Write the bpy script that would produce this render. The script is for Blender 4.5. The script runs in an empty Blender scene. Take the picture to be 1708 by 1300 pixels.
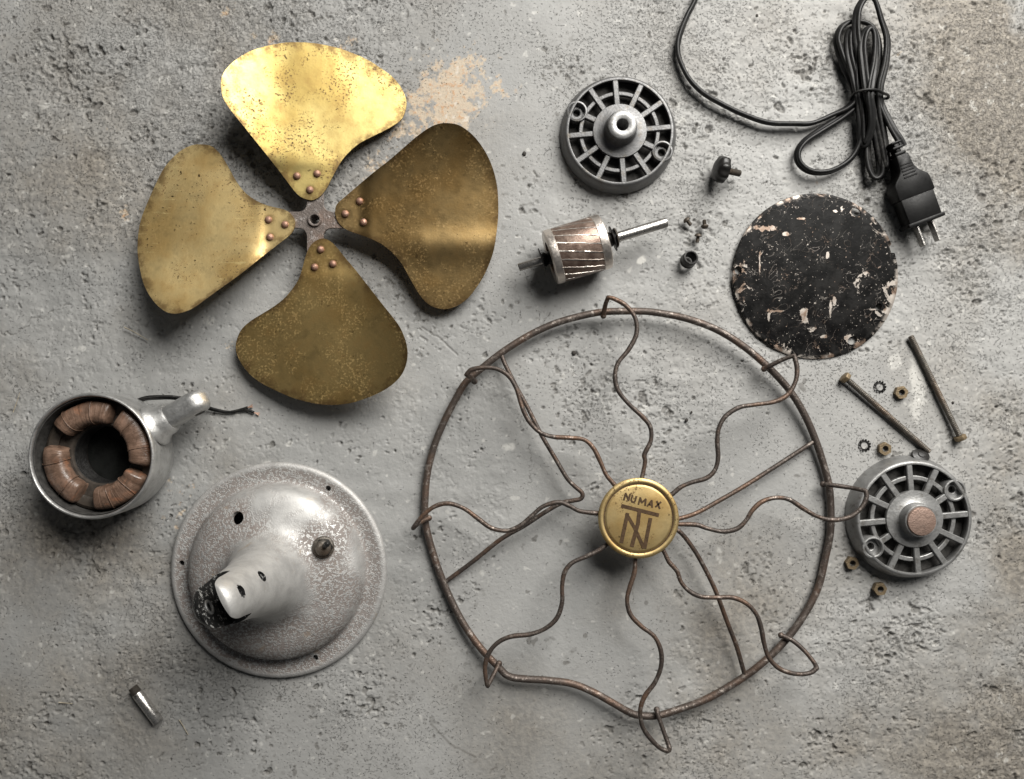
import bpy, bmesh, math, random
import numpy as np
from mathutils import Vector, Matrix

# ------------------------------------------------------------------ scene, camera, light
scn = bpy.context.scene
COL = scn.collection
S = 0.000435            # metres per millimetre-like drawing unit (one unit = one photo pixel on the floor)
H = 1315.0              # camera height in the same units
CX, CY = 854.0, 650.0

cam = bpy.data.cameras.new("camera")
cam.sensor_fit = 'HORIZONTAL'; cam.sensor_width = 36.0
cam.lens = 36.0 * H / 1708.0
cam.clip_start = 0.01; cam.clip_end = 50.0
cam_o = bpy.data.objects.new("camera", cam); COL.objects.link(cam_o)
cam_o.location = (0, 0, H * S)
scn.camera = cam_o

world = bpy.data.worlds.new("World"); scn.world = world
world.use_nodes = True
bg = world.node_tree.nodes.get("Background")
bg.inputs[0].default_value = (0.96, 0.98, 1.0, 1); bg.inputs[1].default_value = 0.045

def area_light(name, az, el, dist, sx, sy, power, col):
    l = bpy.data.lights.new(name, 'AREA'); l.shape = 'RECTANGLE'; l.size = sx; l.size_y = sy
    l.energy = power; l.color = col
    o = bpy.data.objects.new(name, l); COL.objects.link(o)
    a, e = math.radians(az), math.radians(el)
    d = Vector((math.sin(a) * math.cos(e), math.cos(a) * math.cos(e), math.sin(e)))
    o.location = d * dist
    o.rotation_euler = d.to_track_quat('Z', 'Y').to_euler()
    return o
area_light("window_light", 32, 41, 1.55, 0.95, 1.0, 54, (1.0, 0.972, 0.925))

scn.view_settings.view_transform = 'Standard'
scn.view_settings.look = 'None'
scn.view_settings.exposure = 0.0
scn.view_settings.gamma = 1.0

# ------------------------------------------------------------------ helpers
random.seed(7)
def P(px, py, z=0.0):
    k = (H - z) / H
    return Vector(((px - CX) * k, (CY - py) * k, z))

def catmull(pts, n=8, closed=False):
    pts = [Vector(p) for p in pts]; out = []
    m = len(pts)
    rng = range(m if closed else m - 1)
    for i in rng:
        if closed:
            p0, p1, p2, p3 = pts[(i-1) % m], pts[i], pts[(i+1) % m], pts[(i+2) % m]
        else:
            p0 = pts[i-1] if i > 0 else pts[0]*2 - pts[1]
            p1, p2 = pts[i], pts[i+1]
            p3 = pts[i+2] if i + 2 < m else pts[-1]*2 - pts[-2]
        for k in range(n):
            t = k / n
            out.append(0.5 * ((2*p1) + (p2-p0)*t + (2*p0-5*p1+4*p2-p3)*t*t + (3*p1-p0-3*p2+p3)*t**3))
    if not closed: out.append(pts[-1])
    return out

def frames(pts, closed=False):
    n = len(pts); T = []
    for i in range(n):
        a = pts[(i-1) % n] if (closed or i > 0) else pts[i]
        b = pts[(i+1) % n] if (closed or i < n-1) else pts[i]
        t = (b - a)
        T.append(t.normalized() if t.length > 1e-9 else Vector((1, 0, 0)))
    return T

def tube(pts, r, seg=10, closed=False, cap=True):
    """round bar along pts; r a number or a list"""
    T = frames(pts, closed); n = len(pts)
    up = Vector((0, 0, 1))
    if abs(T[0].dot(up)) > 0.9: up = Vector((1, 0, 0))
    N = (up - T[0]*up.dot(T[0])).normalized()
    V, F = [], []
    for i in range(n):
        N = (N - T[i]*N.dot(T[i])).normalized(); B = T[i].cross(N)
        ri = r[i] if isinstance(r, (list, tuple)) else r
        for k in range(seg):
            a = 2*math.pi*k/seg
            V.append(pts[i] + N*(ri*math.cos(a)) + B*(ri*math.sin(a)))
    m = n if closed else n-1
    for i in range(m):
        j = (i+1) % n
        for k in range(seg):
            k2 = (k+1) % seg
            F.append((i*seg+k, i*seg+k2, j*seg+k2, j*seg+k))
    if cap and not closed:
        F.append(tuple(range(seg-1, -1, -1))); F.append(tuple((n-1)*seg+k for k in range(seg)))
    return V, F

def ribbon(pts, prof, twist):
    """profile swept along pts, kept upright and turned by twist[i]"""
    T = frames(pts); n = len(pts); m = len(prof); V, F = [], []
    side_prev = None
    for i in range(n):
        s = T[i].cross(Vector((0, 0, 1)))
        if s.length < 0.05: s = side_prev
        s.normalize(); side_prev = s.copy()
        u = s.cross(T[i]).normalized()
        c, q = math.cos(twist[i]), math.sin(twist[i])
        for (a, b) in prof:
            V.append(pts[i] + s*(a*c - b*q) + u*(a*q + b*c))
    for i in range(n-1):
        for k in range(m):
            k2 = (k+1) % m
            F.append((i*m+k, i*m+k2, (i+1)*m+k2, (i+1)*m+k))
    F.append(tuple(range(m-1, -1, -1))); F.append(tuple((n-1)*m+k for k in range(m)))
    return V, F

def basis(axis):
    a = Vector(axis).normalized()
    h = Vector((0, 0, 1)) if abs(a.z) < 0.9 else Vector((1, 0, 0))
    u = h.cross(a).normalized(); v = a.cross(u)
    return u, v, a

def lathe(prof, seg=48, org=(0, 0, 0), axis=(0, 0, 1), a0=0.0, a1=None, closed=False, wob=None):
    """profile of (radius, height along axis); poles where the radius is 0; closed=True joins last to first"""
    u, v, a = basis(axis); org = Vector(org); V, F, rows = [], [], []
    full = a1 is None
    ns = seg if full else seg+1
    for (r, z) in prof:
        if r < 1e-6:
            rows.append([len(V)]*ns); V.append(org + a*z)
        else:
            row = []
            for k in range(ns):
                t = a0 + (2*math.pi*k/seg if full else (a1-a0)*k/seg)
                rr = r if wob is None else r*wob(t, z)
                row.append(len(V)); V.append(org + u*(rr*math.cos(t)) + v*(rr*math.sin(t)) + a*z)
            rows.append(row)
    m = len(rows)
    for i in range(m if closed else m-1):
        A, B = rows[i], rows[(i+1) % m]
        for k in range(seg if full else seg):
            k2 = (k+1) % ns
            f = [A[k], A[k2], B[k2], B[k]]
            g = []
            for q in f:
                if q not in g: g.append(q)
            if len(g) > 2: F.append(tuple(g))
    return V, F

def prism(poly, z0, z1):
    """poly: list of (x, y) in units, extruded from z0 to z1"""
    n = len(poly)
    V = [Vector((p[0], p[1], z0)) for p in poly] + [Vector((p[0], p[1], z1)) for p in poly]
    F = [tuple(range(n-1, -1, -1)), tuple(range(n, 2*n))]
    for i in range(n):
        j = (i+1) % n
        F.append((i, j, n+j, n+i))
    return V, F

def oriented(vf, M):
    V, F = vf
    return [M @ v for v in V], F

def frame_matrix(org, x, y, z):
    m = Matrix((x, y, z)).transposed().to_4x4(); m.translation = org
    return m

def bevel_vf(vf, w, seg=2, ang=30):
    bm = bmesh.new()
    vs = [bm.verts.new(v) for v in vf[0]]
    for f in vf[1]:
        try: bm.faces.new([vs[i] for i in f])
        except ValueError: pass
    bmesh.ops.recalc_face_normals(bm, faces=bm.faces)
    es = [e for e in bm.edges if len(e.link_faces) == 2 and e.calc_face_angle() > math.radians(ang)]
    bmesh.ops.bevel(bm, geom=es, offset=w, segments=seg, profile=0.5, affect='EDGES')
    bm.verts.index_update()
    V = [v.co.copy() for v in bm.verts]; F = [tuple(v.index for v in f.verts) for f in bm.faces]
    bm.free()
    return V, F

ORG = {}
def merge(parts):
    V, F = [], []
    for v, f in parts:
        o = len(V); V += list(v); F += [tuple(i+o for i in q) for q in f]
    return V, F

def raw_mesh(name, vf, fix=True):
    V, F = vf
    me = bpy.data.meshes.new(name)
    bm = bmesh.new()
    vs = [bm.verts.new(v) for v in V]
    for f in F:
        try: bm.faces.new([vs[i] for i in f])
        except ValueError: pass
    if fix: bmesh.ops.recalc_face_normals(bm, faces=bm.faces)
    bm.to_mesh(me); bm.free()
    return me

def mk(name, parts, mat, parent=None, org=None, angle=38, mats=None, pick=None):
    """one mesh object from (verts, faces) lists given in scene units"""
    if isinstance(parts, tuple): parts = [parts]
    V, F = merge(parts)
    o0 = ORG[parent] if parent is not None else (Vector(org) if org is not None else Vector((0, 0, 0)))
    me = raw_mesh(name, ([(v - o0)*S for v in V], F))
    me.polygons.foreach_set('use_smooth', [True]*len(me.polygons))
    me.set_sharp_from_angle(angle=math.radians(angle))
    for m in (mats or [mat]): me.materials.append(m)
    if pick:
        for p in me.polygons: p.material_index = pick(Vector(p.center)/S + o0, Vector(p.normal))
    ob = bpy.data.objects.new(name, me); COL.objects.link(ob)
    if parent is not None: ob.parent = parent
    else: ob.location = o0*S
    ORG[ob] = o0
    return ob

def boolean(vf, cutters, op='DIFFERENCE'):
    """real holes: vf minus every cutter"""
    base = bpy.data.objects.new("tmp", raw_mesh("tmp", vf)); COL.objects.link(base)
    tmp = []
    for c in cutters:
        o, kind = (c[0], c[1]) if isinstance(c[1], str) else (c, op)
        k = bpy.data.objects.new("tmp_cut", raw_mesh("tmp_cut", o)); COL.objects.link(k); tmp.append(k)
        md = base.modifiers.new("b", 'BOOLEAN'); md.object = k; md.operation = kind; md.solver = 'EXACT'
    dg = bpy.context.evaluated_depsgraph_get(); dg.update()
    ev = base.evaluated_get(dg); me = ev.to_mesh()
    V = [v.co.copy() for v in me.vertices]; F = [tuple(p.vertices) for p in me.polygons]
    ev.to_mesh_clear()
    for k in tmp + [base]:
        d = k.data; bpy.data.objects.remove(k); bpy.data.meshes.remove(d)
    return V, F

def tag(o, label, cat, group=None):
    o['label'] = label; o['category'] = cat
    if group: o['group'] = group
    return o

def thing(name, label, cat, org, group=None):
    o = bpy.data.objects.new(name, None); COL.objects.link(o)
    o.empty_display_size = 0.01
    o.location = Vector(org)*S; ORG[o] = Vector(org)
    return tag(o, label, cat, group)

def dup(root, org, rot, label):
    r = root.copy(); COL.objects.link(r); r.location = Vector(org)*S; r.rotation_euler = rot
    r['label'] = label
    for ch in list(root.children):
        c = ch.copy(); COL.objects.link(c); c.parent = r
        for g in list(ch.children):
            d = g.copy(); COL.objects.link(d); d.parent = c
    return r

def sstep(a, b, x):
    t = min(1.0, max(0.0, (x-a)/(b-a))); return t*t*(3-2*t)

# ------------------------------------------------------------------ materials
class NB:
    def __init__(self, name):
        self.m = bpy.data.materials.new(name); self.m.use_nodes = True
        self.nt = self.m.node_tree
        self.bsdf = self.nt.nodes['Principled BSDF']
        tc = self.nt.nodes.new('ShaderNodeTexCoord')
        vm = self.nt.nodes.new('ShaderNodeVectorMath'); vm.operation = 'SCALE'
        vm.inputs['Scale'].default_value = 1.0/S
        self.nt.links.new(tc.outputs['Object'], vm.inputs[0])
        self.co = vm.outputs[0]
    def put(self, sock, v):
        if isinstance(v, bpy.types.NodeSocket): self.nt.links.new(v, sock)
        elif isinstance(v, (tuple, list)) and len(v) == 3 and sock.type == 'RGBA': sock.default_value = (*v, 1)
        else: sock.default_value = v
    def shift(self, vec):
        n = self.nt.nodes.new('ShaderNodeVectorMath'); n.operation = 'ADD'
        self.put(n.inputs[0], self.co); n.inputs[1].default_value = vec
        return n.outputs[0]
    def stretch(self, vec):
        n = self.nt.nodes.new('ShaderNodeVectorMath'); n.operation = 'MULTIPLY'
        self.put(n.inputs[0], self.co); n.inputs[1].default_value = vec
        return n.outputs[0]
    def noise(self, size, detail=4, rough=0.6, dist=0.0, off=None, vec=None):
        n = self.nt.nodes.new('ShaderNodeTexNoise')
        self.put(n.inputs['Vector'], vec if vec is not None else (self.shift(off) if off else self.co))
        n.inputs['Scale'].default_value = 1.0/size
        n.inputs['Detail'].default_value = detail; n.inputs['Roughness'].default_value = rough
        n.inputs['Distortion'].default_value = dist
        return n.outputs['Fac']
    def voro(self, size, feature='F1', off=None):
        n = self.nt.nodes.new('ShaderNodeTexVoronoi'); n.feature = feature
        self.put(n.inputs['Vector'], self.shift(off) if off else self.co)
        n.inputs['Scale'].default_value = 1.0/size
        return n.outputs['Distance']
    def step(self, v, a, b):
        n = self.nt.nodes.new('ShaderNodeMapRange'); n.interpolation_type = 'SMOOTHSTEP'
        self.put(n.inputs['Value'], v); n.inputs['From Min'].default_value = a; n.inputs['From Max'].default_value = b
        return n.outputs['Result']
    def lin(self, v, a, b, c, d):
        n = self.nt.nodes.new('ShaderNodeMapRange')
        self.put(n.inputs['Value'], v)
        for k, q in zip(('From Min', 'From Max', 'To Min', 'To Max'), (a, b, c, d)): n.inputs[k].default_value = q
        return n.outputs['Result']
    def math(self, op, a, b=0.0):
        n = self.nt.nodes.new('ShaderNodeMath'); n.operation = op
        self.put(n.inputs[0], a); self.put(n.inputs[1], b)
        return n.outputs[0]
    def mix(self, f, a, b):
        n = self.nt.nodes.new('ShaderNodeMix'); n.data_type = 'RGBA'
        self.put(n.inputs[0], f); self.put(n.inputs[6], a); self.put(n.inputs[7], b)
        return n.outputs[2]
    def attr(self, name):
        n = self.nt.nodes.new('ShaderNodeAttribute'); n.attribute_name = name
        return n.outputs['Fac']
    def bump(self, h, dist, strength=1.0):
        n = self.nt.nodes.new('ShaderNodeBump')
        self.put(n.inputs['Height'], h); n.inputs['Distance'].default_value = dist*S
        n.inputs['Strength'].default_value = strength
        self.put(self.bsdf.inputs['Normal'], n.outputs[0])
    def out(self, color, metallic=0.0, rough=0.5, spec=None):
        self.put(self.bsdf.inputs['Base Color'], color)
        self.put(self.bsdf.inputs['Metallic'], metallic)
        self.put(self.bsdf.inputs['Roughness'], rough)
        if spec is not None: self.put(self.bsdf.inputs['Specular IOR Level'], spec)
        return self.m

def brass(name, seed, tarnish, freck, base=(0.80, 0.62, 0.27), rr=0.40):
    n = NB(name); o = (seed*137.0, seed*59.0, 0)
    big = n.noise(90, 3, 0.5, 0.0, o); mid = n.noise(22, 7, 0.7, 0.0, o); fine = n.noise(3.5, 3, 0.6, 0, o)
    cl = n.noise(55, 3, 0.5, 0.4, (o[0]+31, o[1]+7, 0))
    c = n.mix(n.step(big, 0.40, 0.70), base, tuple(x*k for x, k in zip(base, (0.80, 0.73, 0.62))))
    c = n.mix(n.math('MULTIPLY', n.step(mid, 0.45, 0.75), tarnish), c, (0.32, 0.20, 0.075))
    spots = n.math('MULTIPLY', n.step(fine, 0.53, 0.66), n.step(cl, 0.42, 0.60))
    c = n.mix(n.math('MULTIPLY', spots, freck), c, (0.13, 0.08, 0.03))
    pit = n.step(n.noise(6, 2, 0.5, 0, (o[0], o[1]+400, 0)), 0.66, 0.72)
    c = n.mix(n.math('MULTIPLY', n.math('MULTIPLY', pit, n.step(cl, 0.36, 0.56)), freck), c, (0.07, 0.045, 0.02))
    scr = n.step(n.noise(2.2, 2, 0.5, 0, (o[0]+9, o[1], 0)), 0.66, 0.74)
    c = n.mix(n.math('MULTIPLY', n.math('MULTIPLY', scr, n.step(n.noise(40, 4, 0.6, 0, (o[0], 77, 0)), 0.44, 0.64)), 0.4), c, (0.85, 0.70, 0.42))
    en = n.math('MULTIPLY', n.attr('edge'), n.step(n.math('ADD', mid, n.math('MULTIPLY', n.attr('edge'), 0.16)), 0.52, 0.74))
    c = n.mix(n.math('MULTIPLY', en, 0.8), c, (0.16, 0.10, 0.045))
    c = n.mix(n.math('MULTIPLY', n.attr('grime'), n.lin(mid, 0.35, 0.6, 0.35, 0.85)), c, (0.12, 0.075, 0.035))
    sc = n.noise(14, 5, 0.7, 0, None, n.stretch((0.22, 1.9, 1)))
    c = n.mix(n.math('MULTIPLY', n.math('MULTIPLY', n.step(sc, 0.60, 0.66), n.step(cl, 0.44, 0.6)), 0.35), c, tuple(min(1, x*1.35) for x in base))
    r = n.lin(n.math('ADD', mid, n.math('MULTIPLY', spots, 0.6)), 0.3, 1.0, rr, rr+0.2)
    n.bump(n.math('ADD', n.math('MULTIPLY', big, 1.0), n.math('MULTIPLY', fine, 0.06)), 7, 0.25)
    return n.out(c, n.lin(spots, 0, 1, 1.0, 0.5), r)

M_BLADE = [brass('polished_brass', 1, 0.5, 0.95, (0.54, 0.43, 0.17), 0.46), brass('freckled_brass', 2, 0.55, 1.0, (0.80, 0.62, 0.30), 0.42),
           brass('tarnished_brass', 3, 0.7, 0.6, (0.52, 0.36, 0.16), 0.36), brass('dull_brass', 4, 0.7, 0.5, (0.50, 0.36, 0.15), 0.44)]
M_BADGE = brass('badge_brass', 5, 0.6, 1.0, (0.62, 0.48, 0.24), 0.5)

def rusty(name, base, rust, worn, wr=0.5, rr=0.5):
    n = NB(name)
    a = n.noise(11, 6, 0.72); b = n.noise(75, 5, 0.65, 0.4, (50, 9, 0)); f = n.noise(2.6, 3, 0.6)
    c = n.mix(n.step(b, 0.45, 0.68), base, rust)
    c = n.mix(n.math('MULTIPLY', n.step(a, 0.52, 0.66), wr), c, worn)
    c = n.mix(n.math('MULTIPLY', n.step(f, 0.55, 0.7), 0.5), c, tuple(x*0.45 for x in base))
    n.bump(n.math('ADD', f, a), 1.2, 0.6)
    return n.out(c, n.lin(a, 0.35, 0.7, 0.35, 0.85), n.lin(f, 0.3, 0.7, 0.38, 0.62))
M_RING = rusty('rusty_rim_steel', (0.085, 0.068, 0.058), (0.14, 0.09, 0.065), (0.46, 0.41, 0.37), 0.6)
M_WIRE = rusty('rusty_wire', (0.07, 0.056, 0.048), (0.15, 0.092, 0.062), (0.42, 0.37, 0.33), 0.5)
M_HUB = rusty('dark_hub_steel', (0.17, 0.145, 0.13), (0.22, 0.16, 0.13), (0.55, 0.52, 0.50), 0.6)
M_BOLT = rusty('dull_bolt_steel', (0.095, 0.085, 0.072), (0.115, 0.085, 0.062), (0.36, 0.33, 0.29), 0.45)
M_NUT = rusty('bronze', (0.20, 0.15, 0.09), (0.15, 0.105, 0.065), (0.42, 0.34, 0.23), 0.45)
M_SCREW = rusty('dark_screw_steel', (0.085, 0.07, 0.055), (0.14, 0.10, 0.065), (0.36, 0.29, 0.20), 0.4)
M_COPPER = rusty('brown_copper', (0.42, 0.27, 0.20), (0.34, 0.20, 0.14), (0.62, 0.44, 0.36), 0.4)
M_RIVET = rusty('copper_rivet', (0.36, 0.21, 0.15), (0.30, 0.17, 0.12), (0.6, 0.42, 0.34), 0.4)
M_PLUGC = rusty('brown_plug', (0.30, 0.21, 0.17), (0.26, 0.16, 0.12), (0.42, 0.32, 0.27), 0.4)

def alu(name, base, rough, grime, met=0.92):
    n = NB(name)
    a = n.noise(30, 5, 0.6, 0.3); f = n.noise(3, 3, 0.6); g = n.noise(12, 4, 0.6, 0, (9, 70, 3))
    c = n.mix(n.step(a, 0.35, 0.7), base, tuple(x*0.72 for x in base))
    c = n.mix(n.math('MULTIPLY', n.step(g, 0.52, 0.72), grime), c, (0.13, 0.12, 0.105))
    n.bump(n.math('ADD', f, n.math('MULTIPLY', a, 2)), 1.0, 0.35)
    return n.out(c, met, n.lin(f, 0.3, 0.7, rough-0.06, rough+0.12))
M_ALU = alu('cast_aluminium', (0.34, 0.34, 0.335), 0.44, 0.65, 0.7)
M_ALUDARK = alu('dull_cast_aluminium', (0.165, 0.165, 0.165), 0.46, 0.85, 0.65)
M_SILVER = alu('silver_painted_metal', (0.58, 0.58, 0.57), 0.48, 0.3)
M_STEEL = alu('bright_steel', (0.42, 0.405, 0.385), 0.28, 0.6)
M_PIPE = alu('plated_tube', (0.62, 0.60, 0.57), 0.28, 0.8)

def speckled():
    n = NB('speckled_silver_paint')
    big = n.noise(70, 3, 0.5, 0.3, (340, 80, 0)); v = n.noise(4.6, 2, 0.55); v2 = n.noise(2.2, 2, 0.5, 0, (77, 5, 0))
    sep = n.nt.nodes.new('ShaderNodeSeparateXYZ'); n.put(sep.inputs[0], n.co)
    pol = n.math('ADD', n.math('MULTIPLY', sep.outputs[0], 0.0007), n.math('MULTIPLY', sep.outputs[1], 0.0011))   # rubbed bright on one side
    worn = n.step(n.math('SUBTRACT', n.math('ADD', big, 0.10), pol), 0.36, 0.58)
    rad = n.nt.nodes.new('ShaderNodeVectorMath'); rad.operation = 'LENGTH'; n.put(rad.inputs[0], n.stretch((1, 1, 0)))
    worn = n.math('MULTIPLY', worn, n.step(n.math('ADD', rad.outputs['Value'], n.math('MULTIPLY', n.math('SUBTRACT', n.noise(30, 4, 0.6, 0, (1, 2, 9)), 0.5), 60)), 54, 80))
    worn = n.math('MAXIMUM', worn, n.math('MULTIPLY', n.step(rad.outputs['Value'], 141, 148), 0.9))
    worn = n.math('MULTIPLY', worn, n.math('SUBTRACT', 1.0, n.math('MULTIPLY', n.step(rad.outputs['Value'], 167, 173), 0.75)))
    sp = n.step(n.math('ADD', v, n.math('MULTIPLY', n.math('SUBTRACT', v2, 0.5), 0.7)), 0.49, 0.57)
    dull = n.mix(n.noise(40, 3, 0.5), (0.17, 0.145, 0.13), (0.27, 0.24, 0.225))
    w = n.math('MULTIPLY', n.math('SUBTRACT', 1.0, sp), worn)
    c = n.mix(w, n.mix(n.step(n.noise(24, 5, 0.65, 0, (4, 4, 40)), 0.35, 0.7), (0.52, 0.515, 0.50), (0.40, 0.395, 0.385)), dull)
    rust = n.math('MULTIPLY', n.step(n.noise(50, 5, 0.65, 0, (7, 300, 0)), 0.62, 0.72), 0.5)
    c = n.mix(rust, c, (0.40, 0.30, 0.20))
    n.bump(n.math('ADD', n.math('MULTIPLY', w, -1.0), n.math('MULTIPLY', v2, 0.3)), 1.4, 0.5)
    return n.out(c, n.lin(w, 0, 1, 0.6, 0.15), n.lin(w, 0, 1, 0.57, 0.68))
M_SPECK = speckled()

def plain(name, col, rough, metallic=0.0, var=0.4, size=14, bump=0.4, spec=0.35):
    n = NB(name)
    a = n.noise(size, 5, 0.6); f = n.noise(2.5, 2, 0.5)
    c = n.mix(n.step(a, 0.35, 0.7), col, tuple(x*(1-var) for x in col))
    n.bump(n.math('ADD', a, n.math('MULTIPLY', f, 0.3)), 1.0, bump)
    return n.out(c, metallic, n.lin(f, 0.3, 0.7, max(0.05, rough-0.08), rough+0.1), spec)
def cordmat():
    n = NB('black_cord_plastic')
    a = n.noise(30, 5, 0.65); f = n.noise(4, 3, 0.6)
    c = n.mix(n.math('MULTIPLY', n.step(a, 0.45, 0.7), n.step(f, 0.4, 0.65)), (0.010, 0.010, 0.010), (0.040, 0.038, 0.035))
    n.bump(f, 0.5, 0.3)
    return n.out(c, 0.0, n.lin(a, 0.3, 0.7, 0.30, 0.52), 0.25)
M_RUBBER = cordmat()
M_PLUG = plain('black_plug_plastic', (0.010, 0.010, 0.010), 0.36, 0, 0.25, 20, 0.15, 0.15)
M_KNOB = plain('black_bakelite', (0.016, 0.015, 0.014), 0.35, 0, 0.3, 12, 0.3)
M_BLACK = plain('blackened_steel', (0.035, 0.034, 0.033), 0.42, 0.6, 0.5, 8, 0.6)
M_INK = plain('dark_engraving', (0.085, 0.05, 0.025), 0.6, 0.2, 0.4, 5, 0.5)
M_CORE = plain('stator_iron', (0.07, 0.058, 0.048), 0.55, 0.3, 0.5, 10, 0.6)
M_TAN = plain('varnished_insulation', (0.045, 0.036, 0.028), 0.5, 0, 0.4, 12, 0.6)
M_SHADEIN = plain('shade_inside', (0.055, 0.053, 0.05), 0.8, 0, 0.5, 10, 0.8, 0.1)  # dark colour standing for shade inside the motor and the caps
M_DEEPSHADE = plain('deep_shade_inside', (0.016, 0.017, 0.016), 0.7, 0, 0.4, 12, 0.5, 0.1)  # near-black colour standing for deep shade in the motor bore
M_WOOD = plain('pale_straw', (0.42, 0.37, 0.28), 0.7, 0, 0.4, 6, 0.3)
M_GRIT = plain('dark_grit', (0.05, 0.045, 0.04), 0.8, 0, 0.5, 4, 0.8)

def forkblack():
    n = NB('chipped_black_paint_and_hole_shade')
    a = n.noise(6, 5, 0.7, 0.5); c = n.mix(n.step(a, 0.57, 0.61), (0.012, 0.012, 0.012), (0.30, 0.30, 0.29))
    n.bump(n.step(a, 0.55, 0.60), 1.0, 0.6)
    return n.out(c, 0.2, 0.4)
M_FORK = forkblack()

def coilmat():
    n = NB('varnished_coil_tape')
    sx = n.nt.nodes.new('ShaderNodeSeparateXYZ'); n.put(sx.inputs[0], n.co)
    ang = n.math('ARCTAN2', sx.outputs[1], sx.outputs[0])
    cb = n.nt.nodes.new('ShaderNodeCombineXYZ'); n.put(cb.inputs[0], n.math('MULTIPLY', ang, 68.0)); n.put(cb.inputs[1], n.math('MULTIPLY', sx.outputs[2], 0.10))
    rl_ = n.nt.nodes.new('ShaderNodeVectorMath'); rl_.operation = 'LENGTH'; n.put(rl_.inputs[0], n.co); n.put(cb.inputs[2], n.math('MULTIPLY', rl_.outputs['Value'], 0.10))
    a = n.noise(16, 5, 0.65, 0.4); f = n.noise(2.6, 3, 0.6, 0, None, cb.outputs[0]); g = n.noise(24, 4, 0.6, 0.5, (40, 40, 9))
    c = n.mix(n.step(a, 0.35, 0.68), (0.10, 0.062, 0.043), (0.20, 0.125, 0.088))
    c = n.mix(n.math('MULTIPLY', n.step(g, 0.55, 0.72), 0.7), c, (0.27, 0.125, 0.07))
    c = n.mix(n.math('MULTIPLY', n.step(f, 0.55, 0.68), 0.6), c, (0.07, 0.045, 0.03))
    n.bump(n.math('ADD', n.math('MULTIPLY', f, 0.7), a), 2.0, 0.6)
    return n.out(c, 0.0, n.lin(a, 0.3, 0.7, 0.26, 0.5), 0.6)
M_COIL = coilmat()

def rotormat():
    n = NB('rotor_lamination')
    a = n.noise(12, 5, 0.65); f = n.noise(2.4, 3, 0.6)
    c = n.mix(n.step(a, 0.38, 0.66), (0.17, 0.115, 0.09), (0.28, 0.21, 0.17))
    c = n.mix(n.math('MULTIPLY', n.step(f, 0.55, 0.7), 0.5), c, (0.10, 0.07, 0.055))
    n.bump(f, 0.8, 0.5)
    return n.out(c, 0.65, n.lin(a, 0.3, 0.7, 0.30, 0.48))
M_ROTOR = rotormat()
M_BAR = alu('rotor_bar_alloy', (0.74, 0.68, 0.62), 0.34, 0.3)

def platemat():
    n = NB('chipped_black_enamel')
    a = n.noise(46, 7, 0.66, 0.8); b = n.noise(15, 5, 0.65, 0.4, (80, 3, 0)); f = n.noise(4.2, 3, 0.6, 0, (3, 8, 0))
    rad = n.nt.nodes.new('ShaderNodeVectorMath'); rad.operation = 'LENGTH'; n.put(rad.inputs[0], n.co)
    edge = n.step(rad.outputs['Value'], 90, 141)
    chips = n.step(n.math('ADD', a, n.math('MULTIPLY', edge, 0.05)), 0.64, 0.655)
    chips = n.math('MAXIMUM', chips, n.step(n.math('ADD', b, n.math('MULTIPLY', edge, 0.07)), 0.69, 0.71))
    dots = n.step(n.math('ADD', f, n.math('MULTIPLY', n.math('SUBTRACT', a, 0.5), 0.3)), 0.645, 0.68)
    hair = n.math('MULTIPLY', n.step(n.math('ABSOLUTE', n.math('SUBTRACT', n.noise(30, 3, 0.5, 1.2, (11, 60, 0)), 0.5)), 0.011, 0.003),
                  n.step(n.noise(40, 2, 0.5, 0, (400, 10, 0)), 0.47, 0.58))
    bare = n.math('MAXIMUM', chips, n.math('MAXIMUM', dots, n.math('MULTIPLY', hair, 0.3)))
    for (x, y, wx, wy) in ((-18, -66, 9, 20), (-8, -88, 11, 6), (31, -39, 4, 10), (-86, 80, 24, 6), (-50, 70, 9, 4), (128, -40, 7, 13), (119, -56, 10, 6), (66, 105, 10, 9), (-128, 9, 8, 9),
                            (60, -105, 13, 11), (25, -57, 3, 22), (-62, -58, 15, 2.5), (-78, -70, 3, 14), (44, 108, 5, 9), (-20, 96, 15, 3), (33, 108, 5, 3), (-93, 20, 2, 17), (95, -55, 14, 2), (14, -100, 8, 3), (20, 35, 3, 7)):
        vm = n.nt.nodes.new('ShaderNodeVectorMath'); vm.operation = 'MULTIPLY'
        n.put(vm.inputs[0], n.shift((-x, -y, 0))); vm.inputs[1].default_value = (1.0/wx, 1.0/wy, 0)
        ln = n.nt.nodes.new('ShaderNodeVectorMath'); ln.operation = 'LENGTH'; n.put(ln.inputs[0], vm.outputs[0])
        d = n.math('ADD', n.math('SUBTRACT', 0.75, ln.outputs['Value']), n.math('MULTIPLY', n.math('SUBTRACT', b, 0.5), 3.6))
        bare = n.math('MAXIMUM', bare, n.step(d, 0.0, 0.12))
    rimw = n.math('MULTIPLY', n.step(rad.outputs['Value'], 130, 136), n.step(a, 0.49, 0.56))
    bare = n.math('MAXIMUM', bare, n.math('MULTIPLY', rimw, 0.8))
    base = n.mix(n.step(n.noise(24, 5, 0.65), 0.42, 0.66), (0.002, 0.002, 0.002), (0.013, 0.0125, 0.012))
    metal = n.mix(n.step(n.noise(28, 4, 0.6, 0, (5, 99, 0)), 0.48, 0.60), (0.40, 0.36, 0.32), (0.22, 0.155, 0.115))
    c = n.mix(bare, base, metal)
    n.bump(n.math('ADD', n.math('MULTIPLY', bare, -1.0), n.math('MULTIPLY', b, 0.6)), 1.2, 0.5)
    return n.out(c, n.lin(bare, 0, 1, 0, 0.55), n.lin(b, 0.3, 0.7, 0.30, 0.50), n.lin(bare, 0, 1, 0.10, 0.5))
M_PLATE = platemat()

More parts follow.
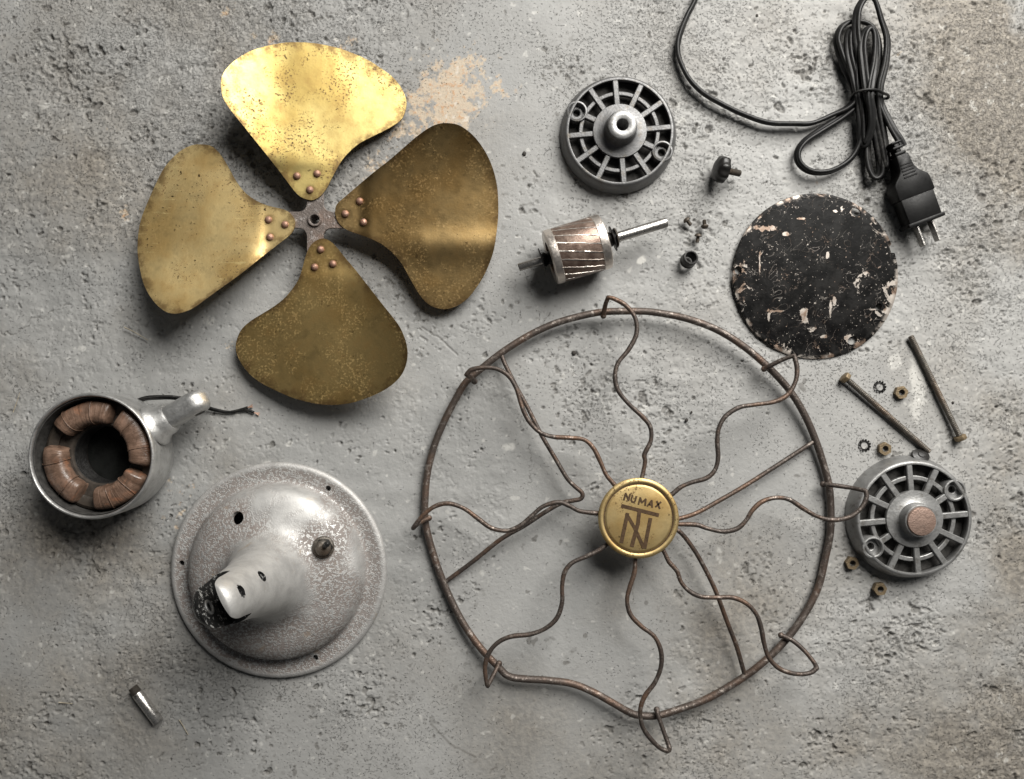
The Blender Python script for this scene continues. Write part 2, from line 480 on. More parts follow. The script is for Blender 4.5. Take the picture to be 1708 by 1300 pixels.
# ------------------------------------------------------------------ concrete floor
def axis_coords(lo, hi, step, far):
    core = list(np.arange(lo, hi + step*0.5, step)); out = []; d = step; x = lo
    while x > -far: d *= 1.35; x -= d; out.append(x)
    left = out[::-1]; out = []; d = step; x = core[-1]
    while x < far: d *= 1.35; x += d; out.append(x)
    return np.array(left + core + out)

def bspline(c, size, n):
    t = np.mod(c/size, n); i = np.floor(t).astype(int); f = t - i
    W = np.zeros((len(c), n), np.float32); r = np.arange(len(c))
    for k, w in enumerate(((1-f)**3/6, (3*f**3-6*f**2+4)/6, (-3*f**3+3*f**2+3*f+1)/6, f**3/6)):
        W[r, (i+k-1) % n] += w
    return W

RNG = np.random.default_rng(11)
def field(X, Y, sx, sy=None, n=None):
    """smooth random field, about unit deviation"""
    sy = sy or sx
    nx = n or min(900, int(2400/sx)+8); ny = n or min(900, int(2000/sy)+8)
    L = RNG.standard_normal((ny, nx)).astype(np.float32)
    return (bspline(Y, sy, ny) @ L @ bspline(X, sx, nx).T) * 1.9

def fbm(X, Y, s, octv=4, gain=0.55):
    out, a, t = 0, 1.0, 0
    for k in range(octv):
        out = out + a*field(X, Y, s); t += a*a; a *= gain; s *= 0.5
    return out/math.sqrt(t)

def ss(a, b, x):
    t = np.clip((x-a)/(b-a), 0, 1); return t*t*(3-2*t)

def build_floor():
    X = axis_coords(-895, 895, 1.5, 9000).astype(np.float64); Y = axis_coords(-690, 690, 1.5, 9000).astype(np.float64)
    nx, ny = len(X), len(Y)
    px = X[None, :] + CX; py = CY - Y[:, None]
    def blob(x, y, rx, ry=None):
        ry = ry or rx
        return np.exp(-(((px-x)/rx)**2 + ((py-y)/ry)**2))
    # how worn the surface is: rough top left and right, smooth skin of grey paint in the middle and below
    wn = fbm(X, Y, 160, 4)
    worn = 0.42 + 0.20*wn + 0.40*blob(150, 150, 330, 260) + 0.45*blob(1650, 250, 300, 420) + 0.30*blob(560, 40, 330, 90) \
         + 0.22*blob(1300, 560, 300, 260) - 0.30*blob(820, 950, 300, 340) - 0.25*blob(330, 700, 260, 160) + 0.25*blob(1650, 1100, 260, 260)
    worn = np.clip(worn, 0.05, 1.15)
    g1 = fbm(X, Y, 17, 4, 0.85); g2 = field(X, Y, 5.2); g3 = field(X, Y, 3.6); g4 = fbm(X, Y, 9, 2, 0.8)
    tro = field(X, Y, 30, 5)
    h = 2.4*field(X, Y, 210) + 0.9*field(X, Y, 70) + 0.35*fbm(X, Y, 30, 2, 0.6) + 0.35*field(X, Y, 90, 14)
    h = h + worn*(0.20*g1 + 0.15*g4 + 0.12*g3 + 0.22*tro) + 0.07*g4 + 0.03*g3
    # edges where a skin of paint or laitance has lifted: small ragged steps
    sk = fbm(X, Y, 30, 5, 0.85)
    skin = ss(-0.05, 0.05, sk + 1.25 - 1.5*worn)
    h = h + 0.55*skin
    # pits
    p1 = fbm(X, Y, 8, 2, 0.8); p2 = field(X, Y, 4.0, 3.2); p3 = field(X, Y, 3.6); pc = fbm(X, Y, 60, 4, 0.7)
    wc = np.clip(0.8*(worn-0.68) + 0.62*pc, -1.4, 1.0)
    pit = ss(1.95, 2.35, p1 + 0.9*wc); pit2 = ss(1.5, 1.9, p2 + 1.0*wc); pit3 = ss(1.7, 2.1, p3 + 1.0*wc)
    for (a, b, q) in ((218, 187, 5), (50, 361, 5), (100, 382, 5), (60, 52, 6), (78, 14, 7), (115, 94, 8), (242, 217, 4), (148, 201, 4), (30, 78, 5), (1280, 690, 4),
                      (1640, 330, 7), (1660, 275, 5), (1687, 130, 6), (1660, 1152, 7), (1324, 1272, 4), (905, 680, 4), (1230, 1170, 4), (722, 892, 3), (452, 1244, 4), (612, 1268, 4), (62, 838, 3), (170, 340, 4)):
        d = np.sqrt(((px-a)*0.8)**2 + ((py-b)*1.1)**2)/q + 0.22*g4
        pit = np.maximum(pit, 1 - ss(0.5, 1.0, d))
    h = h - 2.6*pit - 1.5*pit2 - 1.2*pit3
    # hairline cracks
    cr = fbm(X, Y, 330, 4, 0.5); crm = ss(0.2, 0.9, fbm(X, Y, 240, 2))
    crack = 0.0*crm
    def line(pts, w):
        out = np.full(np.broadcast(px, py).shape, 1e3)
        wx = px + 3.0*g1; wy = py + 2.5*g1
        for (x0, y0), (x1, y1) in zip(pts[:-1], pts[1:]):
            dx, dy = x1-x0, y1-y0; t = np.clip(((wx-x0)*dx + (wy-y0)*dy)/(dx*dx+dy*dy), 0, 1)
            out = np.minimum(out, np.hypot(wx-x0-t*dx, wy-y0-t*dy))
        return 1 - ss(w*0.4, w*1.2, out)
    for pts, w in (([(0, 130), (45, 120)], 1.8), ([(118, 148), (170, 142), (230, 131), (290, 120)], 1.6), ([(318, 238), (380, 237), (440, 247)], 1.5), ([(5, 562), (60, 532), (112, 506)], 1.4),
                   ([(480, 48), (560, 20), (640, 2)], 1.4), ([(912, 138), (935, 152), (950, 166)], 1.4), ([(1148, 62), (1200, 70), (1240, 64), (1300, 36)], 1.3),
                   ([(1056, 905), (1050, 960), (1058, 1010)], 1.1), ([(722, 1210), (750, 1240), (790, 1260)], 2.2), ([(705, 548), (735, 565), (760, 590)], 1.3), ([(1276, 1010), (1250, 1012), (1215, 1006)], 1.2),
                   ([(880, 740), (884, 800), (882, 840)], 0.9), ([(775, 560), (830, 545)], 1.0), ([(95, 1040), (60, 1110), (35, 1150)], 1.3)):
        crack = np.maximum(crack, line(pts, w))
    h = h - 1.2*crack
    # orange brown patches where the paint has come off
    fl = fbm(X, Y, 20, 5, 0.9)
    reg = 1.15*blob(760, 150, 75, 62) + 0.85*blob(700, 205, 60, 40) + 0.55*blob(640, 300, 45, 50) + 0.8*blob(305, 862, 30, 20) + 0.7*blob(300, 812, 28, 16) \
        + 0.6*blob(455, 66, 45, 16) + 0.6*blob(380, 578, 14, 12) + 0.6*blob(378, 12, 16, 14) + 0.55*blob(205, 356, 14, 14) + 0.55*blob(188, 212, 12, 12) \
        + 0.6*blob(560, 72, 40, 14) + 0.55*blob(1503, 97, 12, 16) + 0.5*blob(1380, 302, 14, 10)
    flake = ss(0.0, 0.36, reg - 0.56 + 0.34*fl)*ss(0.05, 0.30, reg)
    h = h - 0.8*flake + 0.35*flake*g2
    # brown dirt: right edge, top right corner, left side
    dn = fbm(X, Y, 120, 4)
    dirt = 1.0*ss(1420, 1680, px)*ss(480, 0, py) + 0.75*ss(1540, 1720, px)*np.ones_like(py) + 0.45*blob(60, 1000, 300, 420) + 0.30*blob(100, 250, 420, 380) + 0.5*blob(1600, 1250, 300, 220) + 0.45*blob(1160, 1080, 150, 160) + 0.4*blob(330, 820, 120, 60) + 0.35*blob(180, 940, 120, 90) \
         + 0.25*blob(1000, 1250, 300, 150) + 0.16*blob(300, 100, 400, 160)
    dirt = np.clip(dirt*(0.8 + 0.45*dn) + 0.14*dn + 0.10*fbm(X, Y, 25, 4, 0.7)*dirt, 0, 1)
    # pale chips and smears
    pale = 0.9*ss(0.5, 0.75, blob(1072, 433, 11, 9) + 0.12*g2) + 0.55*ss(0.35, 0.8, blob(1530, 650, 14, 70) + 0.18*fl) + 0.5*ss(0.4, 0.8, blob(850, 746, 16, 9) + 0.14*g1) \
         + 0.45*ss(0.4, 0.8, blob(1200, 925, 6, 22) + 0.14*g1) + 0.4*ss(0.45, 0.8, blob(1494, 604, 14, 20) + 0.16*g1)
    pale = np.clip(pale + 0.35*ss(1.7, 2.4, fbm(X, Y, 6, 2, 0.7) + 0.35*(worn-0.4)), 0, 1)
    tone = 0.5 + 0.20*fbm(X, Y, 220, 4, 0.6) + 0.08*fbm(X, Y, 40, 4, 0.7) - 0.45*blob(120, 230, 420, 300) - 0.25*blob(150, 1150, 420, 250) + 0.25*blob(1350, 500, 400, 500)  # left darker, centre right lighter: falloff of the light put into the tone
    dark = np.clip(0.85*pit + 0.5*pit2 + 0.35*pit3 + 0.75*crack, 0, 1)
    fade = (1-ss(868, 893, np.abs(X)))[None, :]*(1-ss(664, 688, np.abs(Y)))[:, None]
    h = h*1.15*fade
    h = h - 2.2                                       # things stand on the high spots
    V = np.empty((ny, nx, 3), np.float32)
    V[..., 0] = X[None, :]*S; V[..., 1] = Y[:, None]*S; V[..., 2] = np.minimum(h, 0.6)*S
    idx = np.arange(ny*nx, dtype=np.int32).reshape(ny, nx)
    Q = np.stack([idx[:-1, :-1], idx[:-1, 1:], idx[1:, 1:], idx[1:, :-1]], -1).reshape(-1, 4)
    me = bpy.data.meshes.new('floor')
    me.vertices.add(ny*nx); me.vertices.foreach_set('co', V.ravel())
    me.loops.add(Q.size); me.loops.foreach_set('vertex_index', Q.ravel())
    me.polygons.add(len(Q)); me.polygons.foreach_set('loop_start', np.arange(0, Q.size, 4, dtype=np.int32))
    me.polygons.foreach_set('use_smooth', np.ones(len(Q), bool))
    me.update(calc_edges=True)
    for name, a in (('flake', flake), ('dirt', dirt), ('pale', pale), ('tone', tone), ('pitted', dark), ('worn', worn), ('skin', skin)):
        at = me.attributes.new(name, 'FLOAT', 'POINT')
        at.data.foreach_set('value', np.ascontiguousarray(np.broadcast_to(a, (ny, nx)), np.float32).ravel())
    n = NB('old_painted_concrete')
    f = n.noise(3.0, 4, 0.7); g = n.noise(9, 5, 0.65, 0.2, (3, 9, 0)); m = n.noise(60, 4, 0.6, 0, (1, 400, 0))
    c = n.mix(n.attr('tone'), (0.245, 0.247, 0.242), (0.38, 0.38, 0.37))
    c = n.mix(n.math('MULTIPLY', n.attr('worn'), 0.45), c, n.mix(g, (0.19, 0.185, 0.175), (0.40, 0.39, 0.37)))
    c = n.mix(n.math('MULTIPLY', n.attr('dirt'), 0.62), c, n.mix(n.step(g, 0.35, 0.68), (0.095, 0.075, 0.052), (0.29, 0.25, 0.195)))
    c = n.mix(n.math('MULTIPLY', n.math('MULTIPLY', n.step(n.noise(5.5, 3, 0.6, 0, (7, 77, 0)), 0.56, 0.72), n.step(n.attr('worn'), 0.55, 1.1)), 0.16), c, (0.13, 0.125, 0.115))
    c = n.mix(n.math('MULTIPLY', n.math('MULTIPLY', n.step(n.noise(6, 4, 0.65, 0, (88, 1, 0)), 0.58, 0.74), n.step(n.attr('worn'), 0.4, 1.0)), 0.45), c, (0.52, 0.51, 0.48))
    fc = n.mix(n.step(g, 0.50, 0.68), (0.50, 0.41, 0.30), (0.46, 0.25, 0.11))
    c = n.mix(n.math('MULTIPLY', n.attr('flake'), n.lin(f, 0.3, 0.7, 0.95, 0.55)), c, fc)
    c = n.mix(n.attr('pale'), c, (0.66, 0.65, 0.61))
    c = n.mix(n.math('MULTIPLY', n.attr('pitted'), 0.6), c, (0.075, 0.068, 0.058))
    sp = n.noise(4.0, 3, 0.6, 0.2, (500, 31, 0)); cl = n.noise(45, 4, 0.65, 0.2, (91, 700, 0))
    thr = n.math('ADD', n.math('ADD', sp, n.math('MULTIPLY', cl, 0.30)), n.math('MULTIPLY', n.attr('worn'), 0.17))
    n.bump(n.math('ADD', n.math('ADD', n.math('MULTIPLY', n.math('MULTIPLY', f, n.step(n.attr('worn'), 0.4, 1.1)), 0.30), n.math('MULTIPLY', g, 0.4)), n.math('MULTIPLY', n.step(thr, 0.84, 0.91), -1.0)), 3.0, 0.95)
    me.materials.append(n.out(c, 0.0, n.lin(n.math('ADD', f, n.attr('worn')), 0.5, 1.6, 0.55, 0.85), 0.35))
    o = bpy.data.objects.new('floor', me); COL.objects.link(o)
    o['kind'] = 'structure'
build_floor()

# ------------------------------------------------------------------ four-blade fan
HUB = (525.5, 367.0); ZH = 36.0
fan = thing('fan_propeller', 'four bladed brass fan propeller with dark hub lying flat at upper left', 'fan blades', P(HUB[0], HUB[1], 0))
def blade_z(px, py, u, v):
    dx, dy = px-HUB[0], py-HUB[1]
    r = dx*u[0]+dy*u[1]; t = dx*v[0]+dy*v[1]
    k = sstep(15, 45, r)*(0.5 + 0.5*sstep(72, 112, r))
    curl = max(0.0, t-40)
    z = ZH + k*(0.14*t + 0.0015*curl*curl) + 1.5*sstep(78, 96, r) + 0.9*k*math.sin(dx*0.031+1)*math.sin(dy*0.027+2)
    if u[0] == 1: z += 3.0*sstep(74, 92, r) + 5.0*k*math.exp(-((t+42)/24)**2)*sstep(120, 190, r)
    return z
BL = {
 'top': ((0, -1), (-1, 0), (515, 190), [(368.5,142),(371,126),(380,112),(394,99.6),(414.6,87),(437.7,79),(461,73.5),(479,71),(502,70.8),(525,72.4),(548,76.5),(571.5,82.8),(594.6,91.5),(615,101),(636,114.6),(654.6,128.5),(668,144.6),(675,158.4),(678,172),(675.8,186),(669.6,199),(657,209),(638,219.6),(617.6,229.5),(599,239.7),(583,253),(570,268),(561,283),(553,298),(546,312),(539,322),(532,329),(521,334),(509,332),(498,326),(488,315),(474.6,297),(456,273),(438,250),(417,224),(396,198),(382,180),(372,163)],
         [(495.4,294),(529,290),(517,317)]),
 'left': ((-1, 0), (0, 1), (345, 392), [(330.6,241),(350,243),(362.6,252),(373.7,267),(383.5,284),(394.6,303.7),(407,319.7),(424,333),(446,343),(471,349),(483,355),(490.6,365),(492,375),(489,385),(482,393.5),(466,406),(444,423),(419,443),(392,463.7),(365,483),(343,499),(325.7,511.7),(308.5,520),(291,523.5),(276.5,520),(261.7,509),(249.4,493),(239.5,473.5),(233.4,449),(229.7,424),(229.7,402),(232.6,377.5),(238,358),(247,335.7),(259,308.6),(271.5,284),(286,265.5),(301,252),(316,244)],
         [(448,367),(475.7,375),(450.5,396)]),
 'right': ((1, 0), (0, -1), (715, 352), [(745,205.5),(764,208.5),(781,219),(795,232.6),(808.7,252),(818.4,271.4),(825,291),(829.5,313),(831,335),(831,360),(828.6,385),(824,415.5),(817,437.6),(807,460),(795,479),(781,497),(764,509.6),(745,515.7),(728,514),(712,505.5),(698,489),(684,465),(670,440),(653.6,421),(634,406),(609,394.7),(584,386),(570.5,378),(562,367),(559,353),(562,340.7),(576,328),(598,309),(623,288),(651,266),(678.5,242),(698,225.7),(717,212.7),(731,207)],
         [(600,336),(576,357),(606.5,371)]),
 'bottom': ((0, 1), (1, 0), (545, 545), [(537.4,398),(549,401.5),(560,411),(575.5,430),(594.6,452.7),(616,480),(637.5,507.6),(656.6,531.4),(668.5,549),(677,571),(679.7,590),(677,609),(668.5,627),(652,643.5),(630,656.6),(606.5,666),(582.7,673),(556,675.7),(532.6,674.5),(509,669.7),(485,662.6),(461,652),(437,640),(418,625.6),(404,609),(395.5,592),(393,578),(397,561),(405,547),(420.5,534),(440,522),(459,510),(475,497),(488.5,481),(498,466),(504,449),(509,430),(516,413),(525.5,402.7)],
         [(535,416.5),(525,446),(555.4,440.5)]),
}
BLAB = ['bright polished brass blade at the top', 'freckled brass blade on the left', 'dark tarnished brass blade on the right', 'dull brown brass blade at the bottom']
for bi, key in enumerate(BL):
    u, v, c, outl, rivs = BL[key]
    o2 = catmull([(a, b, 0) for a, b in outl], 4, True)
    m = len(o2); rings = 26; TH = 2.2
    top, F = [], []
    for k in range(rings):
        f = (k+1)/rings
        for p in o2:
            x = c[0]+(p.x-c[0])*f; y = c[1]+(p.y-c[1])*f
            top.append((x, y))
    top.append(c)
    z0 = [blade_z(x, y, u, v) for x, y in top]
    Vt = [P(x, y, z) for (x, y), z in zip(top, z0)]
    n0 = len(Vt)
    Vb = [Vector((q.x, q.y, q.z-TH)) for q in Vt]
    for k in range(rings-1):
        for i in range(m):
            j = (i+1) % m
            F.append((k*m+i, k*m+j, (k+1)*m+j, (k+1)*m+i))
            F.append((n0+k*m+i, n0+(k+1)*m+i, n0+(k+1)*m+j, n0+k*m+j))
    for i in range(m):
        j = (i+1) % m
        F.append((n0-1, i, j)); F.append((2*n0-1, n0+j, n0+i))
        e = (rings-1)*m
        F.append((e+i, e+j, n0+e+j, n0+e+i))
    b = mk('blade', (Vt+Vb, F), M_BLADE[bi], fan, angle=50)
    b['label'] = BLAB[bi]
    ed = [sstep(0.80, 1.0, (k+1)/rings) for k in range(rings) for i in range(m)] + [0.0]
    gr = [max(math.exp(-(max(0.0, math.hypot(x-rx, y-ry)-5.5)/3.5)**2) for rx, ry in rivs) for x, y in top]
    for nm, vals in (('edge', ed), ('grime', gr)):
        at = b.data.attributes.new(nm, 'FLOAT', 'POINT'); at.data.foreach_set('value', np.array(vals + vals, np.float32))
    for (rx, ry) in rivs:
        zz = blade_z(rx, ry, u, v)
        R = 6.0
        prof = [(R, -0.5), (R, 0.8), (R*0.93, 2.4), (R*0.72, 4.0), (R*0.4, 5.0), (0, 5.4)]
        mk('rivet', lathe(prof, 20, P(rx, ry, zz)), M_RIVET, b, angle=60)
# hub: cross of four arms with rounded inner corners
def hub_poly():
    pts = []; w, L, fr = 13.5, 78, 13
    for q in range(4):
        a = q*math.pi/2
        loc = [(L, -w), (L, w)]
        for k in range(5):                       # fillet between this arm and the next
            t = k/4*math.pi/2
            loc.append((w+fr-fr*math.sin(t), w+fr-fr*math.cos(t)))
        for (x, y) in loc:
            pts.append((x*math.cos(a)-y*math.sin(a), x*math.sin(a)+y*math.cos(a)))
    return pts
hc = P(HUB[0], HUB[1], ZH-3)
hp = [(hc.x+x, hc.y+y) for x, y in hub_poly()]
plate = boolean(prism(hp, ZH-8, ZH-3.0), [lathe([(0, -40), (7.5, -40), (7.5, 40), (0, 40)], 28, hc)])
hubo = mk('hub_spider', bevel_vf(plate, 0.7, 1, 60), M_HUB, fan)
mk('bore_collar', lathe([(7.5, -33), (11.5, -33), (11.5, 3.0), (10.5, 4.2), (8.4, 4.2), (7.5, 3.2)], 32, hc, closed=True), M_HUB, hubo)

# ------------------------------------------------------------------ wire guard
RZ = {}
ring_px = [(709,866),(715.5,898.5),(727,937),(741.4,976),(757.5,1011.6),(777,1047),(802.8,1082.7),(831.9,1113.4),(848,1128),(873.9,1132.7),(912.6,1135),(954.7,1140.8),(990,1155),(1022.5,1173),(1045,1186),(1063,1193),(1096,1194),(1135.8,1182.3),(1175.5,1167.4),(1215,1146),(1261.5,1114.5),(1304.4,1074.8),(1337.5,1031.9),(1364,982),(1377,929),(1385.5,883),(1384.4,822.4),(1378,790),(1361.8,738.4),(1342.4,693),(1316.6,651),(1281,612.4),(1239,577),(1193.8,549.4),(1145.4,531.7),(1097,522),(1064.6,519.4),(1009.7,520.4),(970.8,526.9),(925.6,539.8),(883.6,559),(841.6,585),(806,612.5),(777,638),(757.5,670.6),(741,703),(725,741.7),(714,783.8),(709.7,822.5)]
def ring_z(px, py):
    return 9 + 13*sstep(800, 540, py) + 11*sstep(950, 1180, py) + 2*sstep(1200, 1386, px)
guard = thing('wire_fan_guard', 'round rusty wire fan guard with wavy spokes and brass centre badge', 'fan guard', P(1048, 857, 0))
mk('rim', tube([P(q.x, q.y, ring_z(q.x, q.y)) for q in catmull([(a, b, 0) for a, b in ring_px], 5, True)], 5.9, 14, True), M_RING, guard)
SP = [
 ([(1068,815),(1071,796.6),(1076,770.7),(1075,758),(1085.6,735),(1084.6,712.6),(1072.7,696.4),(1048.5,673.8),(1030.7,651),(1025.8,628.6),(1030.7,606),(1048.5,583.4),(1061.4,557.5),(1059.8,531.7),(1045,510.7),(1025.8,499.4),(1014.5,496)],[(1009.7,509),(1006.5,526.8)]),
 ([(1105,833),(1119.5,825.6),(1135.7,812.7),(1155,804.6),(1177.7,798),(1192,785),(1197.7,764),(1196.4,738.4),(1198.7,715.8),(1210,694.8),(1232.6,680),(1258.4,675.4),(1290.7,670.6),(1313.3,659),(1326.3,638),(1329.5,615.7),(1324.6,593)],[(1303.6,601),(1284,610.8),(1274.6,615.7)]),
 ([(1112,873),(1132.4,874.7),(1161.5,875.7),(1181,882),(1206.7,887),(1229.4,882),(1243.9,869),(1255,851.5),(1271.3,837),(1294,830.5),(1316.6,833.7),(1339,848),(1361.8,861),(1387.6,867.6),(1416.7,862.8),(1436,848),(1445,830.5),(1444,819)],[(1420,814),(1387.6,809.5),(1373,808)]),
 ([(1098,905),(1107.7,921),(1116,937.6),(1129,952.5),(1135.8,970.7),(1149,985.6),(1168.9,995.5),(1195,997),(1221.8,997),(1245,1007),(1261.5,1025),(1269.7,1048.4),(1274.7,1074.8),(1283,1098),(1301,1116),(1327.6,1124.4),(1350.7,1122.8),(1362.3,1114.5)],[(1357.3,1104.6),(1340.8,1084.8),(1321,1068),(1302.8,1060)]),
 ([(1061,912),(1059.8,932.7),(1058,955.8),(1049.8,982),(1045.9,1002),(1051.5,1025),(1069.7,1045),(1091,1061.6),(1102,1084.8),(1102.7,1111),(1092.8,1137.7),(1076,1160.8),(1068,1184),(1071,1210.4),(1083,1230),(1099.4,1246.8),(1112.7,1253.4)],[(1116.6,1248),(1109.4,1227),(1097.8,1194),(1095.5,1184)]),
 ([(1030,896),(1012.8,908),(996.7,919.5),(977,929),(954.7,938.9),(941.7,955),(937.5,979),(937.5,1005),(928.8,1031),(909.4,1048.7),(883.6,1058.4),(854.5,1061.6),(831.9,1071),(815.7,1089),(809,1111.7),(810.9,1134.4),(813,1144.7)],[(820.6,1131),(828.6,1115),(832.5,1107)]),
 ([(1015,858),(996.7,856.5),(967.6,853),(951.4,845),(932,838),(906,845),(886.8,861),(867.4,877.5),(844.8,885.5),(819,880.7),(796.3,864.5),(773.7,848.4),(747.9,840),(725.2,845),(705.9,859.7),(693,875.8),(689,881.3)],[(699.4,872.6),(715.5,864.5)]),
 ([(1036,822),(1022.5,806),(1011,792),(1001.5,770.8),(990,748),(974,733.7),(948,730.4),(922.4,728.8),(899.7,720.7),(880.3,699.7),(869,673.9),(861,648),(848,627),(828.6,615.7),(806,613.5),(786.6,617),(777.6,625.4)],[(786.6,631),(791.5,636.7)]),
]
BZ = 58.0
for main, hook in SP:
    pts = []
    n = len(main)
    for i, (a, b) in enumerate(main):
        f = i/(n-1)
        z = BZ - 2 + 4*math.sin(f*math.pi) - 2.0*sstep(0.85, 1, f)
        pts.append((a, b, z))
    cur = [P(q.x, q.y, q.z) for q in catmull(pts, 6)]
    ex, ey = hook[-1]; zr = ring_z(ex, ey)+7.5
    hk = [pts[-1]] + [(a, b, pts[-1][2] + (zr-pts[-1][2])*((k+1)/len(hook))**0.8) for k, (a, b) in enumerate(hook)]
    hk = [P(q.x, q.y, q.z) for q in catmull(hk, 5)]
    allp = cur + hk[1:]
    s = mk('spoke', tube(allp, [3.7 + 0.22*math.sin(i*0.37+ex) + random.uniform(-0.12, 0.12) for i in range(len(allp))], 10), M_WIRE, guard, angle=60)
    e = P(ex, ey, zr)
    mk('weld_bead', lathe([(0, -5), (4.0, -3.6), (5.2, -0.5), (4.2, 2.6), (0, 4.2)], 12, e), M_RING, s, angle=70)
rl = [(836.7,593),(843,609),(861,645),(880,680),(903,725.6),(925.6,764),(945,796.7),(958,811),(970.8,822.5),(969,832),(954.7,835.5),(935,840),(906,856.5),(874,877.5),(835,900),(790,936),(743,971)]
rr = [(1357,737),(1290.7,780),(1239,812.7),(1193.8,838.6),(1161.5,856),(1134,865),(1112,869),(1103,873),(1110,879),(1132.5,886.4),(1152.3,909.5),(1168.9,936),(1192,982),(1211.9,1035),(1228.4,1078),(1241.6,1124)]
for path in (rl, rr):
    n = len(path); pts = []
    for i, (a, b) in enumerate(path):
        f = i/(n-1); z = ring_z(*path[0])*(1-f) + ring_z(*path[-1])*f
        pts.append((a, b, z + 18*math.sin(math.pi*f)**0.8 if 0 < f < 1 else z))
    mk('brace_rod', tube([P(q.x, q.y, q.z) for q in catmull(pts, 6)], 3.7, 10), M_WIRE, guard, angle=60)
bc = P(1065.5, 865, BZ+10)
k = (H-(BZ+10))/H
RB = 67.5*k
badge = mk('badge', lathe([(0, -6), (RB*0.8, -7), (RB*0.97, -8), (RB, -4), (RB*0.995, -1), (RB*0.965, 0.9), (RB*0.92, 1.3), (RB*0.885, 0.8), (RB*0.865, -0.4), (RB*0.85, -1.6), (RB*0.835, -1.4), (RB*0.815, -0.2), (RB*0.78, 0.3), (RB*0.4, 0.6), (0, 0.7)], 72, bc), M_BADGE, guard)
mk('groove', lathe([(RB*0.845, -1.0), (RB*0.868, -1.0), (RB*0.868, -0.1), (RB*0.845, -0.1)], 72, bc, closed=True), M_INK, badge)
mk('backing_plate', lathe([(0, -14), (RB*0.6, -14), (RB*0.66, -8), (RB*0.6, -6.5), (0, -6.5)], 40, bc), M_WIRE, guard)
def bz(zx, zy): # close-up coordinates of the badge to drawing units
    q = P(980+zx/7.644, 780+zy/7.644, BZ+10); return Vector((q.x, q.y))
def stroke(pts, w, z0=-0.3, z1=1.05):
    out = []
    for (a, b) in zip(pts[:-1], pts[1:]):
        A, B = bz(*a), bz(*b); d = (B-A).normalized(); nrm = Vector((-d.y, d.x))*w/2*k; e = d*w*0.2*k
        out.append(prism([A-e-nrm, B+e-nrm, B+e+nrm, A-e+nrm], bc.z+z0, bc.z+z1))
    res = []
    for i, q in enumerate(out):
        res.append(([v+Vector((0, 0, 0.05*i)) for v in q[0]], q[1]))
    return res
LET = {'N': [[(463,412),(486,328),(524,420),(543,340)]], 'U': [[(572,352),(556,412),(566,435),(590,442),(606,425),(622,368)]],
       'M': [[(648,468),(672,384),(690,448),(742,402),(734,484)]], 'A': [[(762,492),(818,420),(822,508)], [(786,470),(822,478)]],
       'X': [[(868,500),(934,440)], [(884,430),(920,524)]]}
for ch in LET:
    mk('engraved_letter', [q for st in LET[ch] for q in stroke(st, 2.9)], M_INK, badge, angle=30)
mono = [[(438,488),(900,606)], [(662,540),(640,720),(566,998)], [(508,588),(432,950)], [(498,594),(600,770),(716,1020)], [(800,652),(728,1022)]]
wd = [6.0, 6.4, 6.2, 5.6, 6.2]
for st, w in zip(mono, wd):
    q = stroke(st, w, -0.3, 0.95+0.03*w)
    mk('monogram_bar', q, M_INK, badge, angle=30)

# ------------------------------------------------------------------ motor housing with stator
MZ = 88.0
mc = Vector(((198-CX), (CY-754), 0)); MR = 98.0
motor = thing('motor_housing', 'open silver motor housing with brown copper coils and lug at left edge', 'motor', mc)
prof = [(80, 0), (88, 1), (94, 6), (97, 16), (98, 40), (98.5, 72), (99, MZ-5), (98, MZ-1.5), (96.5, MZ), (95, MZ), (93.8, MZ-1.2), (93.2, MZ-4), (93, 60), (92.6, 20), (90, 8), (86, 4), (80, 3)]
mk('shell', lathe(prof, 96, mc, closed=True), M_SILVER, motor)
mk('shade_liner', lathe([(91.7, 8), (91.9, MZ-5), (90.8, MZ-5.6), (90.4, 8)], 96, mc, closed=True), M_SHADEIN, motor)  # added dark sleeve: shade on the inner wall put into its colour
core = mk('stator_core', lathe([(47, 10), (88, 10), (89.5, 14), (89.5, 48), (86, 52), (60, 53), (49, 52), (47, 49)], 72, mc, closed=True), M_CORE, motor)
for i in range(9):
    z = 13+i*4
    mk('lamination', lathe([(47.0, z), (45.6, z+0.6), (45.6, z+2.6), (47.0, z+3.2)], 60, mc), M_BLACK, core)
mk('insulation_ring', lathe([(70, 53.2), (88.5, 53.2), (88.5, 57), (84, 60), (74, 59), (70, 56)], 60, mc, closed=True), M_TAN, core)
mk('end_face', lathe([(0, 2.2), (85, 2.2), (85, 6), (0, 6)], 60, mc), M_DEEPSHADE, motor)  # bottom plate, with the shade of the bore put into its colour
